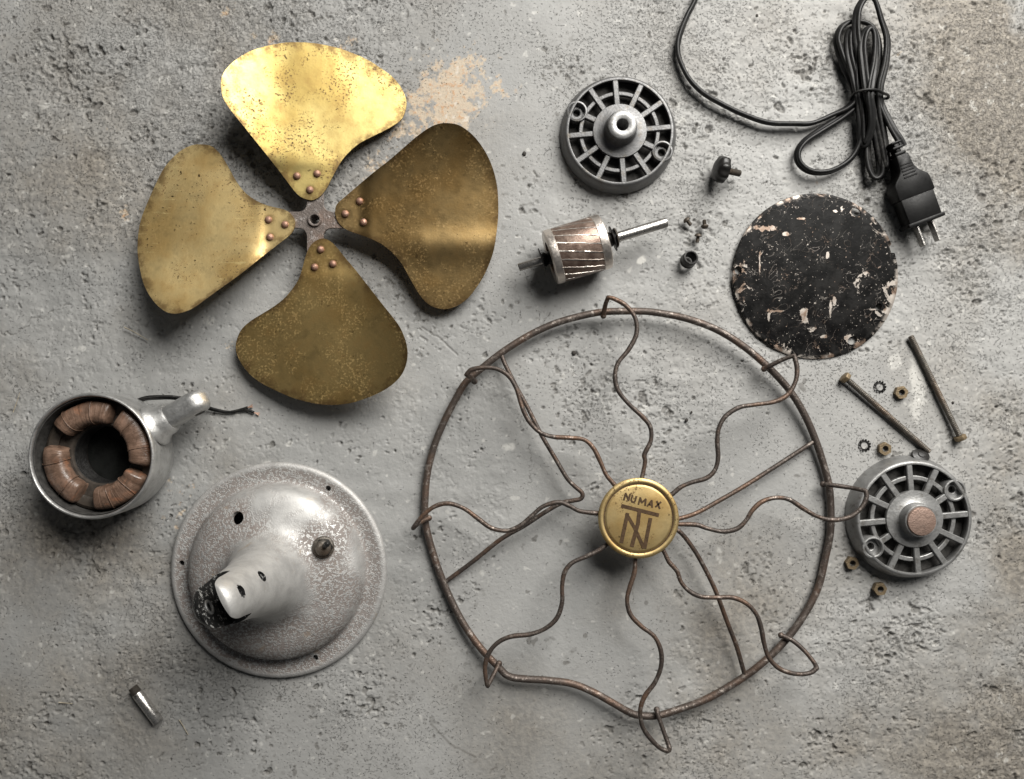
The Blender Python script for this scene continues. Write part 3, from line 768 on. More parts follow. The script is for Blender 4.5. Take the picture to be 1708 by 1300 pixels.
# four taped coils: fat arcs above the core, their ends turned down into the slots
def coil(adeg, span, seed):
    rnd = random.Random(seed); V, F = [], []
    nA, nS = 46, 18
    for i in range(nA+1):
        f = i/nA; a = math.radians(adeg + (f-0.5)*span)
        e = abs(f-0.5)*2
        drop = 14*sstep(0.90, 1.0, e); R = 68 + 0.5*math.sin(f*7+seed)
        zc = 63 - drop; wid = 18.6 - 5.0*e**14; hei = 15 - 4*e**14
        lap = rnd.uniform(-0.22, 0.22) + 0.25*math.sin(i*0.4+seed)
        for kk in range(nS):
            t = 2*math.pi*kk/nS
            cx = math.copysign(abs(math.cos(t))**0.7, math.cos(t))*(wid+lap); cz = math.copysign(abs(math.sin(t))**0.7, math.sin(t))*(hei+lap)
            tilt = 0.18
            rr_ = R + cx*math.cos(tilt) + cz*math.sin(tilt); zz = zc + cz*math.cos(tilt) - cx*math.sin(tilt) 
            V.append(mc + Vector((rr_*math.cos(a), rr_*math.sin(a), zz)))
    for i in range(nA):
        for kk in range(nS):
            k2 = (kk+1) % nS
            F.append((i*nS+kk, i*nS+k2, (i+1)*nS+k2, (i+1)*nS+kk))
    F.append(tuple(range(nS))); F.append(tuple(nA*nS+q for q in range(nS)))
    return V, F
for q, (a, sp) in enumerate(((109, 76), (24, 77), (-59, 73), (207, 78))):
    co = mk('coil', coil(a, sp, q+1), M_COIL, motor, angle=75)
    rnd = random.Random(q+40)
    for w in range(2):                                # cord lashings round the coil
        ad = a + (w-0.5)*sp*0.42 + rnd.uniform(-3, 3); aa = math.radians(ad)
        ring = []
        e = abs(ad-a)/(sp/2); drop = 14*sstep(0.90, 1.0, e)
        for kk in range(24):
            t = 2*math.pi*kk/24
            cx = math.copysign(abs(math.cos(t))**0.7, math.cos(t))*19.5; cz = math.copysign(abs(math.sin(t))**0.7, math.sin(t))*15.8
            rr_ = 68 + cx*0.984 + cz*0.179; zz = 63 - drop + cz*0.984 - cx*0.179
            a2 = aa + 0.05*math.sin(t)
            ring.append(mc + Vector((rr_*math.cos(a2), rr_*math.sin(a2), zz)))
        mk('lashing', tube(ring, 0.6, 6, True), M_COIL, co, angle=75)
# lug: round boss on the wall, then a flat tongue with a rounded end and a bolt hole
la = math.radians(29.0); ld = Vector((math.cos(la), math.sin(la), 0)); lt = Vector((-math.sin(la), math.cos(la), 0)); LZ = 50
lo = mc + Vector((0, 0, LZ))
boss = lathe([(0, 95.5), (36, 95.5), (36, 96), (34.5, 100), (30, 104), (26.5, 109), (25.5, 118), (23, 124), (0, 126)], 40, lo, ld)
mk('lug_boss', boss, M_SILVER, motor)
def tongue():
    pts = [(112, -21)]
    for kk in range(15):
        t = -math.pi/2 + math.pi*kk/14
        pts.append((168+23*math.cos(t), 23*math.sin(t)))
    pts += [(112, 21)]
    V, F = prism(pts, -18, 18)
    M = frame_matrix(lo, ld, Vector((0, 0, 1)), -lt)
    vf = ([M @ v for v in V], F)
    vf = bevel_vf(vf, 13.0, 6, 40)
    hole = lathe([(0, -40), (9.5, -40), (9.5, 40), (0, 40)], 26, lo + ld*168, lt)
    return boolean(vf, [hole])
mk('lug_tongue', tongue(), M_SILVER, motor)
wires = [[(228,668,14),(243,663,18),(262,661.5,18),(290,662,14),(320,668,8),(345,678.5,6),(362,684,6),(382,687.5,5),(400,684,5),(413,680,5)],
         [(228,672,11),(243,666.5,15),(262,665,15),(290,665,11),(320,672,6),(345,681,5),(362,685.5,4),(384,688,4),(410,684,4),(424,688.5,4)]]
for w in wires:
    wo = mk('lead_wire', tube([P(q.x, q.y, q.z) for q in catmull(w, 6)], 2.3, 8), M_RUBBER, motor, angle=60)
    e = w[-1]; dx = e[0]-w[-2][0]; dy = e[1]-w[-2][1]; l = math.hypot(dx, dy)
    for j in (-1, 0, 1):
        mk('bare_strand', tube([P(e[0], e[1], e[2]), P(e[0]+dx/l*5-dy/l*j, e[1]+dy/l*5+dx/l*j, 3.6), P(e[0]+dx/l*9-dy/l*j*2, e[1]+dy/l*9+dx/l*j*2.4, 2.4)], 0.7, 5), M_COPPER, wo, angle=60)

# ------------------------------------------------------------------ fan base with forked column
bcx = P(466, 950.5, 4); bcx = Vector((bcx.x, bcx.y, 0))
base = thing('desk_fan_stand', 'speckled silver round fan base with forked column standing at lower left', 'fan base', bcx)
BP = [(176,0),(178.5,2),(179,5),(178,9),(174,11.5),(168,11.8),(160,10.8),(152,10.6),(147,12),(144.5,17),(142.8,24),(139.5,34),(133,42.5),(122,49.5),(108,54.5),(94,58.5),(81,63.5),(70.5,71.5),(62.5,84),(56,102),(51,126),(47,146),(43.5,168),(40.5,192),(38,218),(35.5,246),(34,266),(33,280),(30.5,291),(26.5,299),(21,304),(14,307)]
sm = [Vector((q.x, q.y)) for q in catmull([(a, b, 0) for a, b in BP], 3)]
LEAN = Vector((2, 20, 0))
def lean(vf):
    return [v + LEAN*(max(0.0, v.z-60)/228.0) for v in vf[0]], vf[1]
SPLIT = 126
outer = [(p.x, p.y) for p in sm if p.y <= SPLIT+0.01]
inner = [(max(8, r-6), max(0.0, z-6)) for r, z in outer if z > 10 and r < 146]
inner = [(172, 0), (171, 5), (150, 5)] + [(r, z) for r, z in inner if r < 142]
dome_prof = outer + inner[::-1]
dome = lean(lathe(dome_prof, 120, bcx, closed=True))
cut = []
def vhole(px, py, z, r, tilt=(0, 0, 1)):
    c = P(px, py, z); a = Vector(tilt).normalized()
    return lathe([(0, -28), (r, -28), (r, 28), (0, 28)], 24, c, a)
cut.append(vhole(398.6, 865, 50, 10.5, (-0.25, 0.35, 1)))
for (a, b) in ((547.5, 815), (303, 939.5), (526, 1097.6)): cut.append(vhole(a, b, 11, 4.6))
dome = boolean(dome, cut)
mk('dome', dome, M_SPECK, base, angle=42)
# column
FN = Vector((-0.89, -0.455, 0)).normalized(); FT = Vector((-FN.y, FN.x, 0))
colp = [(p.x, p.y) for p in sm if p.y >= SPLIT-0.01]
colv = lean(lathe([(0, SPLIT-14)] + [(colp[0][0]-6, SPLIT-14), (colp[0][0]-5, SPLIT-0.5)] + colp + [(0, colp[-1][1])], 96, bcx))
FZ = 277.0
fc = bcx + LEAN + Vector((0, 0, FZ))
def rounded_slab():
    pts = [(-60, -260), (60, -260), (60, 0)]
    pts = [(-70, -300), (70, -300), (70, -40), (37, -10)]
    for kk in range(1, 20):
        t = math.pi*kk/20
        pts.append((36.5*math.cos(t), 28*math.sin(t)))
    pts += [(-37, -10), (-70, -40)]
    lay = [-80, -40, -16.5, -4, 8, 14, 20, 24, 28, 80]; n = len(pts)
    V = [Vector((x, y, d)) for d in lay for x, y in pts]
    F = [tuple(range(n-1, -1, -1)), tuple((len(lay)-1)*n+i for i in range(n))]
    for q in range(len(lay)-1):
        for i in range(n):
            j = (i+1) % n; F.append((q*n+i, q*n+j, (q+1)*n+j, (q+1)*n+i))
    M = frame_matrix(fc, FT, Vector((0, 0, 1)), FN)
    return [M @ v for v in V], F
def slot():
    pts = [(-80, 90), (-80, -34), (-70, -40), (70, -40), (80, -34), (80, 90)]
    V, F = prism(pts, -14, 16)
    M = frame_matrix(fc, FT, Vector((0, 0, 1)), FN)
    return [M @ v for v in V], F
h1 = lathe([(0, -70), (8.0, -70), (8.0, 70), (0, 70)], 24, fc, FN)
h2 = lathe([(0, -70), (8.6, -70), (8.6, -12), (0, -12)], 24, fc + Vector((1, 0, -78)), FN)
colv = boolean(colv, [(rounded_slab(), 'INTERSECT'), (slot(), 'DIFFERENCE'), (h1, 'DIFFERENCE'), (h2, 'DIFFERENCE')])
def fork_pick(c, nrm):
    d = (c-fc).dot(FN)
    if c.z > FZ-46 and -14.6 < d < 16.6 and (abs(nrm.dot(FN)) > 0.9 or nrm.z > 0.7): return 1
    for hc_ in (fc, fc + Vector((1, 0, -78))):
        q = (c-hc_) - FN*((c-hc_).dot(FN))
        if q.length < 8.62: return 1  # hole walls painted black as well, standing for shade in the holes
    if c.z > FZ-10 and 0 < d < 25 and nrm.z > 0.2: return 1
    return 0
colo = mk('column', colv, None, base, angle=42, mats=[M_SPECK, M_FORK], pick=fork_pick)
mk('bolt_bushing', lathe([(6.4, 11.0), (9.6, 11.0), (9.6, 13.2), (9.0, 13.8), (6.9, 13.8), (6.4, 13.2)], 28, fc, FN*1.0, closed=True) if False else
   lathe([(6.2, -16.6), (10.4, -16.6), (10.4, -14.8), (9.6, -14.0), (7.0, -14.0), (6.2, -14.8)], 28, fc, -FN, closed=True), M_ALUDARK, colo)
tg = P(539, 914, 66)
tn = Vector((0.20, 0.06, 1)).normalized()
sw = mk('toggle_switch', [lathe([(0, -20), (17, -20), (17.5, -8), (17, -3.5), (15, -2), (12.5, -1.5), (12.5, 4), (11.5, 6.5), (9, 8), (5, 8.5), (0, 8.5)], 30, tg, tn)], M_BOLT, base)
mk('lock_nut', bevel_vf(prism([(tg.x+15*math.cos(t*math.pi/3), tg.y+15*math.sin(t*math.pi/3)) for t in range(6)], tg.z-6, tg.z-0.5), 1, 2), M_BLACK, sw)
lv = (Vector((0.55, 0.50, 1))).normalized()
mk('switch_lever', lathe([(0, 4), (3.6, 5), (3.9, 14), (5.0, 22), (4.2, 27), (2, 29), (0, 29.4)], 16, tg, lv), M_BLACK, sw)

# ------------------------------------------------------------------ bearing caps
def bearing_cap(label, gx, gy, R, off, bosses, mat, plug):
    g = Vector((gx-CX, CY-gy, 0)); q = R/92.0; FZc = 30*q
    cap = thing('bearing_cap', label, 'motor cap', g, 'slotted bearing caps of the motor')
    w = 9.6*q
    mk('side_wall', lathe([(R+7, 0), (R+8.5, 2), (R+8, 8), (R+5, 16*q), (R+2.6, FZc-4.0), (R+0.4, FZc-1.0), (R-1.4, FZc), (R-4.0, FZc-0.4), (R-4.8, FZc-2), (R-4.6, FZc-7), (R-1, 10), (R, 0)], 84, g, closed=True), mat, cap)
    mk('hub_disc', lathe([(0, FZc-9), (43*q, FZc-9), (46*q, FZc-6), (46.5*q, FZc-1), (45.5*q, FZc+1.0), (40*q, FZc+1.6), (30*q, FZc+2.4), (27.5*q, FZc+4), (26.2*q, FZc+8), (25.6*q, FZc+(20 if plug else 24)), (24.6*q, FZc+(21 if plug else 25.5)), (12*q, FZc+(20 if plug else 25))] + [(12*q, FZc-9)], 64, g, closed=False), mat, cap)
    if plug:
        mk('centre_plug', lathe([(0, FZc), (23*q, FZc), (23*q, FZc+22), (22*q, FZc+24), (16*q, FZc+25.2), (0, FZc+25.8)], 44, g), M_PLUGC, cap)
    else:
        mk('bushing', lathe([(9.2, FZc-8), (9.2, FZc+29), (10, FZc+31), (14, FZc+32.3), (19.5, FZc+32.2), (22.4, FZc+30.5), (23.2, FZc+28), (23.2, FZc+22), (22, FZc+21), (22, FZc+19.5), (23.2, FZc)], 44, g, closed=True), M_ALU, cap)
    for i in range(12):
        a = math.radians(off + 30*i); d = Vector((math.cos(a), math.sin(a), 0)); t = Vector((-math.sin(a), math.cos(a), 0))
        isb = any(abs(((off+30*i - bb + 180) % 360) - 180) < 8 for bb in bosses)
        r0, r1 = 44.5*q, (R-2.4 if not isb else R-26)
        pts = []
        n = 6
        V, F = [], []
        for j in range(n+1):
            f = j/n; r = r0+(r1-r0)*f
            zt = FZc-1.2 - 3.2*math.sin(f*math.pi)*0.0 - 0.2*f
            for (s_, zz) in ((-w/2, zt-8), (-w/2, zt-1.2), (-w/2+1.2, zt), (w/2-1.2, zt), (w/2, zt-1.2), (w/2, zt-8)):
                V.append(g + d*r + t*s_ + Vector((0, 0, zz)))
        for j in range(n):
            for kk in range(6):
                k2 = (kk+1) % 6
                F.append((j*6+kk, j*6+k2, (j+1)*6+k2, (j+1)*6+kk))
        F.append(tuple(range(5, -1, -1))); F.append(tuple(n*6+z for z in range(6)))
        mk('rib', (V, F), mat, cap, angle=30)
    mk('shade_disc', lathe([(R-2, 9), (R-2, 10), (30*q, 10.5), (30*q, 9)], 60, g, closed=True), M_SHADEIN, cap)  # added dark disc standing for the shaded floor seen between the ribs
    rr0 = 66*q
    mk('inner_ring', lathe([(rr0-3.4*q, FZc-12), (rr0-3.4*q, FZc-5.6), (rr0-2.4*q, FZc-4.8), (rr0+2.4*q, FZc-4.8), (rr0+3.4*q, FZc-5.6), (rr0+3.4*q, FZc-12)], 84, g, closed=True), mat, cap, angle=30)
    for bb in bosses:
        a = math.radians(bb); c = g + Vector((math.cos(a), math.sin(a), 0))*(R-11.5*q)
        mk('screw_boss', lathe([(18.2*q, 0), (18.2*q, FZc-2.5), (17.2*q, FZc-0.6), (15.0*q, FZc-0.2), (13.6*q, FZc-1.4), (13.0*q, FZc-9), (12.4*q, FZc-10), (7*q, FZc-10), (5.8*q, FZc-11), (5.8*q, 0)], 36, c, closed=True), mat, cap)
    return cap
bearing_cap('dark bearing cap with slotted rim and open hole in its centre bushing', 1030, 228, 88, 95, (155, -25), M_ALUDARK, False)
bearing_cap('silver bearing cap with slotted rim and solid brown plug at lower right', 1510, 861, 93, 95, (35, 215), M_ALU, True)

# ------------------------------------------------------------------ rotor
RA = 44.5
A = P(864.5, 446.5, RA); B = P(1112.5, 370.8, RA)
rd = (B-A).normalized(); RL = (B-A).length
rotor = thing('rotor', 'cylindrical rotor with long steel shaft lying below the dark bearing cap', 'rotor', Vector(((A.x+B.x)/2, (A.y+B.y)/2, 0)))
mk('shaft', lathe([(0, 0), (5.4, 0.3), (6.4, 1.6), (6.4, 60), (8.2, 61), (8.2, RL-2), (7.4, RL-0.4), (0, RL)], 28, A, rd), M_STEEL, rotor)
t0, t1 = 57.0, 143.0
drum = mk('drum', lathe([(12, t0-1), (41, t0-1), (43.4, t0+8), (43.9, t0+9), (43.9, t1-11), (43.4, t1-10), (41, t1+1), (12, t1+1)], 72, A, rd), M_ROTOR, rotor)
mk('end_ring', lathe([(26, t0-4), (40, t0-5), (44, t0-3), (44.7, t0), (44.7, t0+8), (43.8, t0+9), (30, t0+4)], 72, A, rd, closed=True), M_BAR, rotor)
mk('end_ring', lathe([(26, t1+3), (40, t1+4), (44, t1+2), (44.7, t1-1), (44.7, t1-10), (43.8, t1-11), (30, t1-4)], 72, A, rd, closed=True), M_BAR, rotor)
u_, v_, a_ = basis(rd)
rnd = random.Random(5)
NBAR = 20
for i in range(NBAR):
    ph = 2*math.pi*i/NBAR; V, F = [], []
    n = 22
    for j in range(n+1):
        f = j/n; tt = t0+8.5 + (t1-t0-19)*f
        ang = ph + 0.50*f; hw = (1.05 + rnd.uniform(-0.4, 0.5))/44.0; sh = rnd.uniform(-0.5, 0.5)/44.0
        for (da, rr_) in ((-hw, 43.5), (-hw*0.7, 44.5), (hw*0.7, 44.5), (hw, 43.5)):
            V.append(A + rd*tt + u_*(rr_*math.cos(ang+da+sh)) + v_*(rr_*math.sin(ang+da+sh)))
    for j in range(n):
        for kk in range(3):
            F.append((j*4+kk, j*4+kk+1, (j+1)*4+kk+1, (j+1)*4+kk))
    mk('rotor_bar', (V, F), M_BAR, drum, angle=70)
mk('spacer', lathe([(6.5, t0-16), (9.6, t0-16), (10.4, t0-14), (9.2, t0-12), (10.4, t0-10), (9.2, t0-8), (10.6, t0-6), (10.6, t0-1), (6.5, t0-1)], 28, A, rd, closed=True), M_BLACK, rotor)
def washer(t, r, tilt, th=1.6):
    ax = (rd + Vector((0, 0, 1))*tilt + Vector((-rd.y, rd.x, 0))*tilt*0.5).normalized()
    return lathe([(8.0, -th/2), (r-0.6, -th/2), (r, 0), (r-0.6, th/2), (8.0, th/2)], 36, A + rd*t, ax, closed=True)
mk('spring_washer', washer(t0-17, 20.5, 0.05), M_BLACK, rotor)
mk('spring_washer', washer(t0-12.5, 12, -0.12), M_BLACK, rotor)
mk('spacer', lathe([(8.2, t1+2), (10.5, t1+2), (12, t1+4), (12, t1+13), (10, t1+15), (11.4, t1+17), (11.4, t1+20), (8.2, t1+20)], 28, A, rd, closed=True), M_BLACK, rotor)
mk('spring_washer', washer(t1+16.5, 21, 0.06), M_BLACK, rotor)
mk('spring_washer', washer(t1+21, 16, -0.10, 2.4), M_BOLT, rotor)

# ------------------------------------------------------------------ black cover plate
pc = P(1360.3, 461, 4); pc = Vector((pc.x, pc.y, 0))
kk_ = (H-4)/H
pl = lathe([(0, 1.4), (130, 1.4), (134, 0.6), (137.0, 0.4), (138.2, 1.8), (137.4, 3.6), (135, 4.4), (131.5, 4.0), (128.5, 4.2), (0, 4.2)], 110, pc)
cut = []
for (a, b, r, st) in ((1427, 355, 7.0, 1.25), (1231, 451, 6.0, 1.2), (1421.5, 568, 6.6, 1.3), (1465, 512, 5.2, 1.2)):
    q = P(a, b, 3)
    V, F = lathe([(0, -15), (r, -15), (r, 20), (0, 20)], 24, q)
    rad = (q-pc); rad.z = 0; rad.normalize(); tn_ = Vector((-rad.y, rad.x, 0))
    V = [v + tn_*((v-q).dot(tn_)*(st-1)) for v in V]
    cut.append((V, F))
nq = P(1493, 415, 3)
cut.append(([v+nq for v in [Vector((x, y, z)) for z in (-15, 20) for x, y in ((-7, -7), (-10, 3), (-4, 11), (30, 14), (30, -10))]],
            [(4, 3, 2, 1, 0), (5, 6, 7, 8, 9)] + [(i, (i+1) % 5, 5+(i+1) % 5, 5+i) for i in range(5)]))
pv = boolean(pl, cut)
po = mk('cover_plate', pv, M_PLATE, None, org=pc, angle=42)
tag(po, 'round black enamelled cover plate with chipped paint and screw holes', 'cover plate')

# ------------------------------------------------------------------ power cord
CW, CH = 3.4, 3.7
prof8 = []
for k_ in range(7):
    t = math.pi/2 + math.pi*k_/6 ; prof8.append((-CW + CH*math.cos(t)*1.0, CH*math.sin(t)))
prof8.append((0, -CH*0.52))
for k_ in range(7):
    t = -math.pi/2 + math.pi*k_/6 ; prof8.append((CW + CH*math.cos(t), CH*math.sin(t)))
prof8.append((0, CH*0.52))
cord_path = [ # px, py, z, twist (0 = lying flat, 1.5 = on edge)
 (1330,-215,8,1.4),(1265,-185,8,1.4),(1215,-125,8,1.4),(1183,-62,8,1.4),(1159.6,0,8,1.4),(1146.4,26.5,8,1.35),(1134.8,56,8,1.2),(1130.5,79.4,8,1.2),(1134.8,102.6,8,1.2),(1149.7,132,8,1.25),(1172.9,155.5,8,1.3),(1206,175,8,1.3),(1242,192,8,1.35),(1282,205,8,1.4),(1325,206.8,8,1.4),(1354.8,205.8,8,1.4),(1388,192,9,1.35),(1410,182,12,1.2),
 (1424,168,14,1.0),(1426,150,14,0.9),(1417,128,12,0.9),(1408,109,11,0.9),(1398,79,10,1.1),(1396,63,10,1.2),(1404.5,44.7,10,1.2),(1424,35.7,10,1.2),(1447.5,39.7,12,1.1),(1462,56,14,1.0),(1467,86,16,0.8),(1463,126,16,0.6),(1458,150,15,0.4),(1456,175,12,0.4),(1452,205,9,0.5),(1447,240,8,0.6),(1449,276,8,0.7),(1458,296,8,0.9),(1468,289,9,0.9),(1467,262,12,0.7),(1459,215,15,0.5),(1453,180,20,0.3),(1448,152,25,0.2),
 (1440,125,25,0.3),(1434,95,25,0.5),(1428,55,25,0.7),(1430,20,25,0.9),(1440,0,24,1.0),(1449,-7,24,1.0),(1460,2,24,1.0),(1470,33,22,0.8),(1479.5,66,20,0.6),(1477,106,20,0.5),(1468,145,20,0.4),(1468,180,16,0.5),(1474,220,12,0.6),(1479,255,10,0.7),(1481,276,10,0.8),(1474,280,11,0.8),(1468,255,16,0.5),(1460,215,22,0.3),(1452,180,27,0.2),(1446,152,33,0.15),
 (1441,112.5,32,0.2),(1438,78,30,0.5),(1443,55,28,0.9),(1453,47,27,1.0),(1460,62,27,0.8),(1460,99,28,0.5),(1454,135,34,0.2),(1451,160,35,0.15),(1454,190,30,0.2),(1453,215,24,0.3),(1444,240,16,0.5),(1437,232,15,0.7),(1436,205,18,0.6),(1434,178,20,0.5),(1431,155,22,0.4),
 (1423,120,20,0.4),(1416,90,18,0.5),(1415,62,17,0.8),(1421,49,17,0.9),(1428,60,17,0.7),(1430,95,18,0.4),(1432,130,22,0.3),(1434,155,22,0.3),(1438,185,18,0.6),(1438,218,13,0.9),(1431,246.5,9,1.1),(1414,270,8,1.3),(1384.6,286,8,1.4),(1355,287,8,1.4),(1335,274.6,8,1.3),(1330,256,8,1.2),(1341.6,236.6,8,1.0),(1368,218,8,0.8),(1401,197,9,0.7),(1425,178,11,0.6),(1445,162,11,0.6),
 (1462,158,14,0.5),(1474,185,16,0.4),(1489,215,18,0.2),(1500,233,19,0.0),(1506,245,19,0.0)]
cs = catmull([(a, b, z) for a, b, z, t in cord_path], 6)
ct = catmull([(t, 0, 0) for a, b, z, t in cord_path], 6)
cpts = [P(q.x, q.y, q.z) for q in cs]
cord = thing('power_cord', 'bundled black power cord with two prong plug at upper right', 'power cord', P(1450, 160, 0))
mk('cord', ribbon(cpts, prof8, [t.x for t in ct]), M_RUBBER, cord, angle=50)
ax2 = Vector((0.355, -0.935, 0)); ay2 = Vector((0.935, 0.355, 0))   # along the plug, across it
po0 = P(1505, 257, 36)
PM = frame_matrix(Vector((po0.x, po0.y, 0)), ax2, ay2, Vector((0, 0, 1)))
half = [(0, 10.6), (14, 11.2), (25, 13), (32, 17.5), (39, 25), (44, 29), (49, 30.4), (71, 30.8)]
poly = [(a, -b) for a, b in half] + [(a, b) for a, b in reversed(half)]
plug = mk('plug_body', oriented(bevel_vf(prism(poly, 4, 36), 2.2, 2), PM), M_PLUG, cord)
mk('plug_block', oriented(bevel_vf(prism([(68, -28.4), (113, -27.6), (113, 27.6), (68, 28.4)], 5, 34.4), 1.6, 2), PM), M_PLUG, cord)
mk('plug_flange', oriented(bevel_vf(prism([(111, -31), (117.5, -31), (117.5, 31), (111, 31)], 2.4, 36.4), 1.4, 2), PM), M_PLUG, cord)
for j in range(5):
    s0 = 16+j*5.2
    mk('grip_ridge', oriented(bevel_vf(prism([(s0, -9.5-j*0.5), (s0+2.1, -9.5-j*0.5), (s0+2.1, 9.5+j*0.5), (s0, 9.5+j*0.5)], 35.6, 37.6), 0.5, 1), PM), M_PLUG, plug)
for j, (s0, s1) in enumerate(((-23.5, -20), (-15, -11), (-5.5, -0.5))):
    mk('strain_relief', oriented(bevel_vf(prism([(s0, -9.2), (s1, -9.2), (s1, 9.2), (s0, 9.2)], 10, 33), 1.2, 2), PM), M_PLUG, cord)
mk('strain_relief', oriented(bevel_vf(prism([(-24, -4.2), (2, -4.2), (2, 4.2), (-24, 4.2)], 11, 30), 1.0, 2), PM), M_PLUG, cord)
for sgn in (-1, 1):
    V, F = prism([(115, 13*sgn-1.7), (151, 13*sgn-1.5), (153.5, 13*sgn), (151, 13*sgn+1.5), (115, 13*sgn+1.7)], 12, 27)
    mk('prong', oriented(bevel_vf((V, F), 0.5, 1), PM), M_STEEL, cord)
tie = catmull([(1421,172,6),(1419,164,16),(1424,157,30),(1434,152,38),(1450,149.5,41),(1464,151,37),(1474,156,28),(1481,159,18),(1481,164,12),(1473,165,9)], 6)
to = mk('cable_tie', tube([P(q.x, q.y, q.z) for q in tie], 2.3, 8), M_RUBBER, None, org=P(1450, 160, 0), angle=60)
tag(to, 'thin black wire tie wrapped round the bundled power cord', 'cable tie')

# ------------------------------------------------------------------ thumb knob
kc = P(1203, 283, 21)
kd = Vector((0.97, -0.14, -0.20)).normalized()
knob = thing('thumb_knob', 'small black lobed thumb knob with threaded stud lying on its edge', 'knob', Vector((kc.x, kc.y, 0)))
lob = lambda t, z: 1 + 0.055*math.cos(8*t)*(1 if -7 < z < 8 else 0.3)
mk('knob_head', lathe([(0, -11), (10, -10.6), (16, -9.2), (19.5, -6.5), (21, -2), (21, 5), (19.5, 7.5), (14, 8.2), (11, 8.4), (10.5, 11), (0, 11)], 64, kc, kd, wob=lob), M_KNOB, knob)
stud = [(0, 10.5)]
for j in range(11): stud += [(4.6, 11+j*2.1), (5.6, 12+j*2.1)]
stud += [(4.4, 34.5), (0, 35)]
mk('stud', lathe(stud, 16, kc, kd), M_BOLT, knob, angle=20)

# ------------------------------------------------------------------ bolts, nuts, washers
def thread(L, r, pitch=3.0, d=0.7):
    out = [(0, 0)]
    x = 0
    while x < L-2:
        out += [(r-d, x), (r, x+pitch*0.5)]; x += pitch
    return out + [(r-1.4, L), (0, L)]
def bolt_at(head, tip, label, root=None):
    Hh = P(*head, 9.3); Tt = P(*tip, 5.6); d = Tt-Hh
    ang = math.atan2(d.y, d.x)
    org = Vector((Hh.x, Hh.y, 0))
    if root is not None: return dup(root, org, (0, 0, ang), label)
    r = thing('hex_bolt', label, 'bolt', org, 'long threaded bolts')
    L = d.length; dd = Vector((math.hypot(d.x, d.y), 0, d.z)).normalized()
    c = org + Vector((0, 0, 9.3))
    mk('shank', lathe(thread(L, 4.9), 16, c, dd), M_BOLT, r, angle=15)
    u, v, a = basis(dd)
    hexp = [(9.8*math.cos(math.pi/3*i+math.pi/6), 9.8*math.sin(math.pi/3*i+math.pi/6)) for i in range(6)]
    M = frame_matrix(c, u, v, a)
    mk('head', oriented(bevel_vf(prism(hexp, -8, 0), 0.9, 2), M), M_NUT, r)
    r.rotation_euler = (0, 0, ang)
    return r
b1 = bolt_at((1413, 633), (1550, 754), 'long threaded bolt with head towards the guard and tip at silver cap')
bolt_at((1600, 727), (1519.5, 562), 'long threaded bolt with head at lower end near right edge', b1)

def nut_mesh():
    R, h = 11.2, 9.0
    hexp = [(R*math.cos(math.pi/3*i), R*math.sin(math.pi/3*i)) for i in range(6)]
    cone = lathe([(0, -5), (10.4, -5), (12.4, 1.8), (12.4, h-1.8), (10.2, h+0.3), (0, h+0.3)], 40, (0, 0, 0))
    body = boolean(prism(hexp, 0, h), [(cone, 'INTERSECT'), (lathe([(0, -5), (5.2, -5), (5.2, 20), (0, 20)], 24), 'DIFFERENCE')])
    return body
nutv = nut_mesh()
nuts = [((1504, 655), 0.2, 'bronze hex nut between the two long bolts beside the upper lock washer'),
        ((1476.5, 749), 0.5, 'bronze hex nut beside the lower lock washer above the silver cap'),
        ((1422, 940), 0.9, 'bronze hex nut against the lower left side of the silver cap'),
        ((1468.5, 983), 0.1, 'lowest bronze hex nut below the silver cap')]
n0_ = None
for (a, b), rz, lab in nuts:
    org = P(a, b, 8); org.z = 0
    if n0_ is None:
        n0_ = thing('hex_nut', lab, 'nut', Vector((0, 0, 0)), 'bronze hex nuts')
        mk('nut_body', nutv, M_NUT, n0_, angle=30)
        th = [(5.35, 0.4)]
        for j in range(4): th += [(4.5, 1.4+j*2), (5.3, 2.4+j*2)]
        mk('thread', lathe(th, 24), M_BOLT, n0_, angle=20)
        n0_.location = org*S; n0_.rotation_euler = (0, 0, rz)
    else: dup(n0_, org, (0, 0, rz), lab)
def lockwasher():
    body = lathe([(6.2, 0.4), (8.2, 0.2), (8.4, 1.2), (8.2, 2.2), (6.2, 2.4), (6.0, 1.4)], 48, (0, 0, 0.0), closed=True)
    teeth = []
    for i in range(12):
        a = i*math.pi/6
        V = [(7.6, -1.5, 0.3), (10.4, -1.9, -0.1), (10.4, 1.1, 1.3), (7.6, 1.5, 1.3), (7.6, -1.5, 1.6), (10.4, -1.9, 1.4), (10.4, 1.1, 3.3), (7.6, 1.5, 2.6)]
        V = [Vector((x*math.cos(a)-y*math.sin(a), x*math.sin(a)+y*math.cos(a), z)) for x, y, z in V]
        teeth.append((V, [(3, 2, 1, 0), (4, 5, 6, 7), (0, 1, 5, 4), (1, 2, 6, 5), (2, 3, 7, 6), (3, 0, 4, 7)]))
    return body, teeth
lw, lt_ = lockwasher()
l0 = None
for (a, b), rz, lab in (((1467, 645.5), 0, 'dark toothed lock washer right of the bolt head with nut beside it'), ((1441.5, 743), 0.3, 'dark toothed lock washer lying nearer the guard, left of lower nut')):
    org = P(a, b, 0)
    if l0 is None:
        l0 = mk('lock_washer', [lw] + lt_, M_BLACK, None, org=(0, 0, 0), angle=30)
        tag(l0, lab, 'washer', 'toothed lock washers'); l0.location = org*S
    else:
        c_ = l0.copy(); COL.objects.link(c_); c_.location = org*S; c_.rotation_euler = (0, 0, rz); c_['label'] = lab

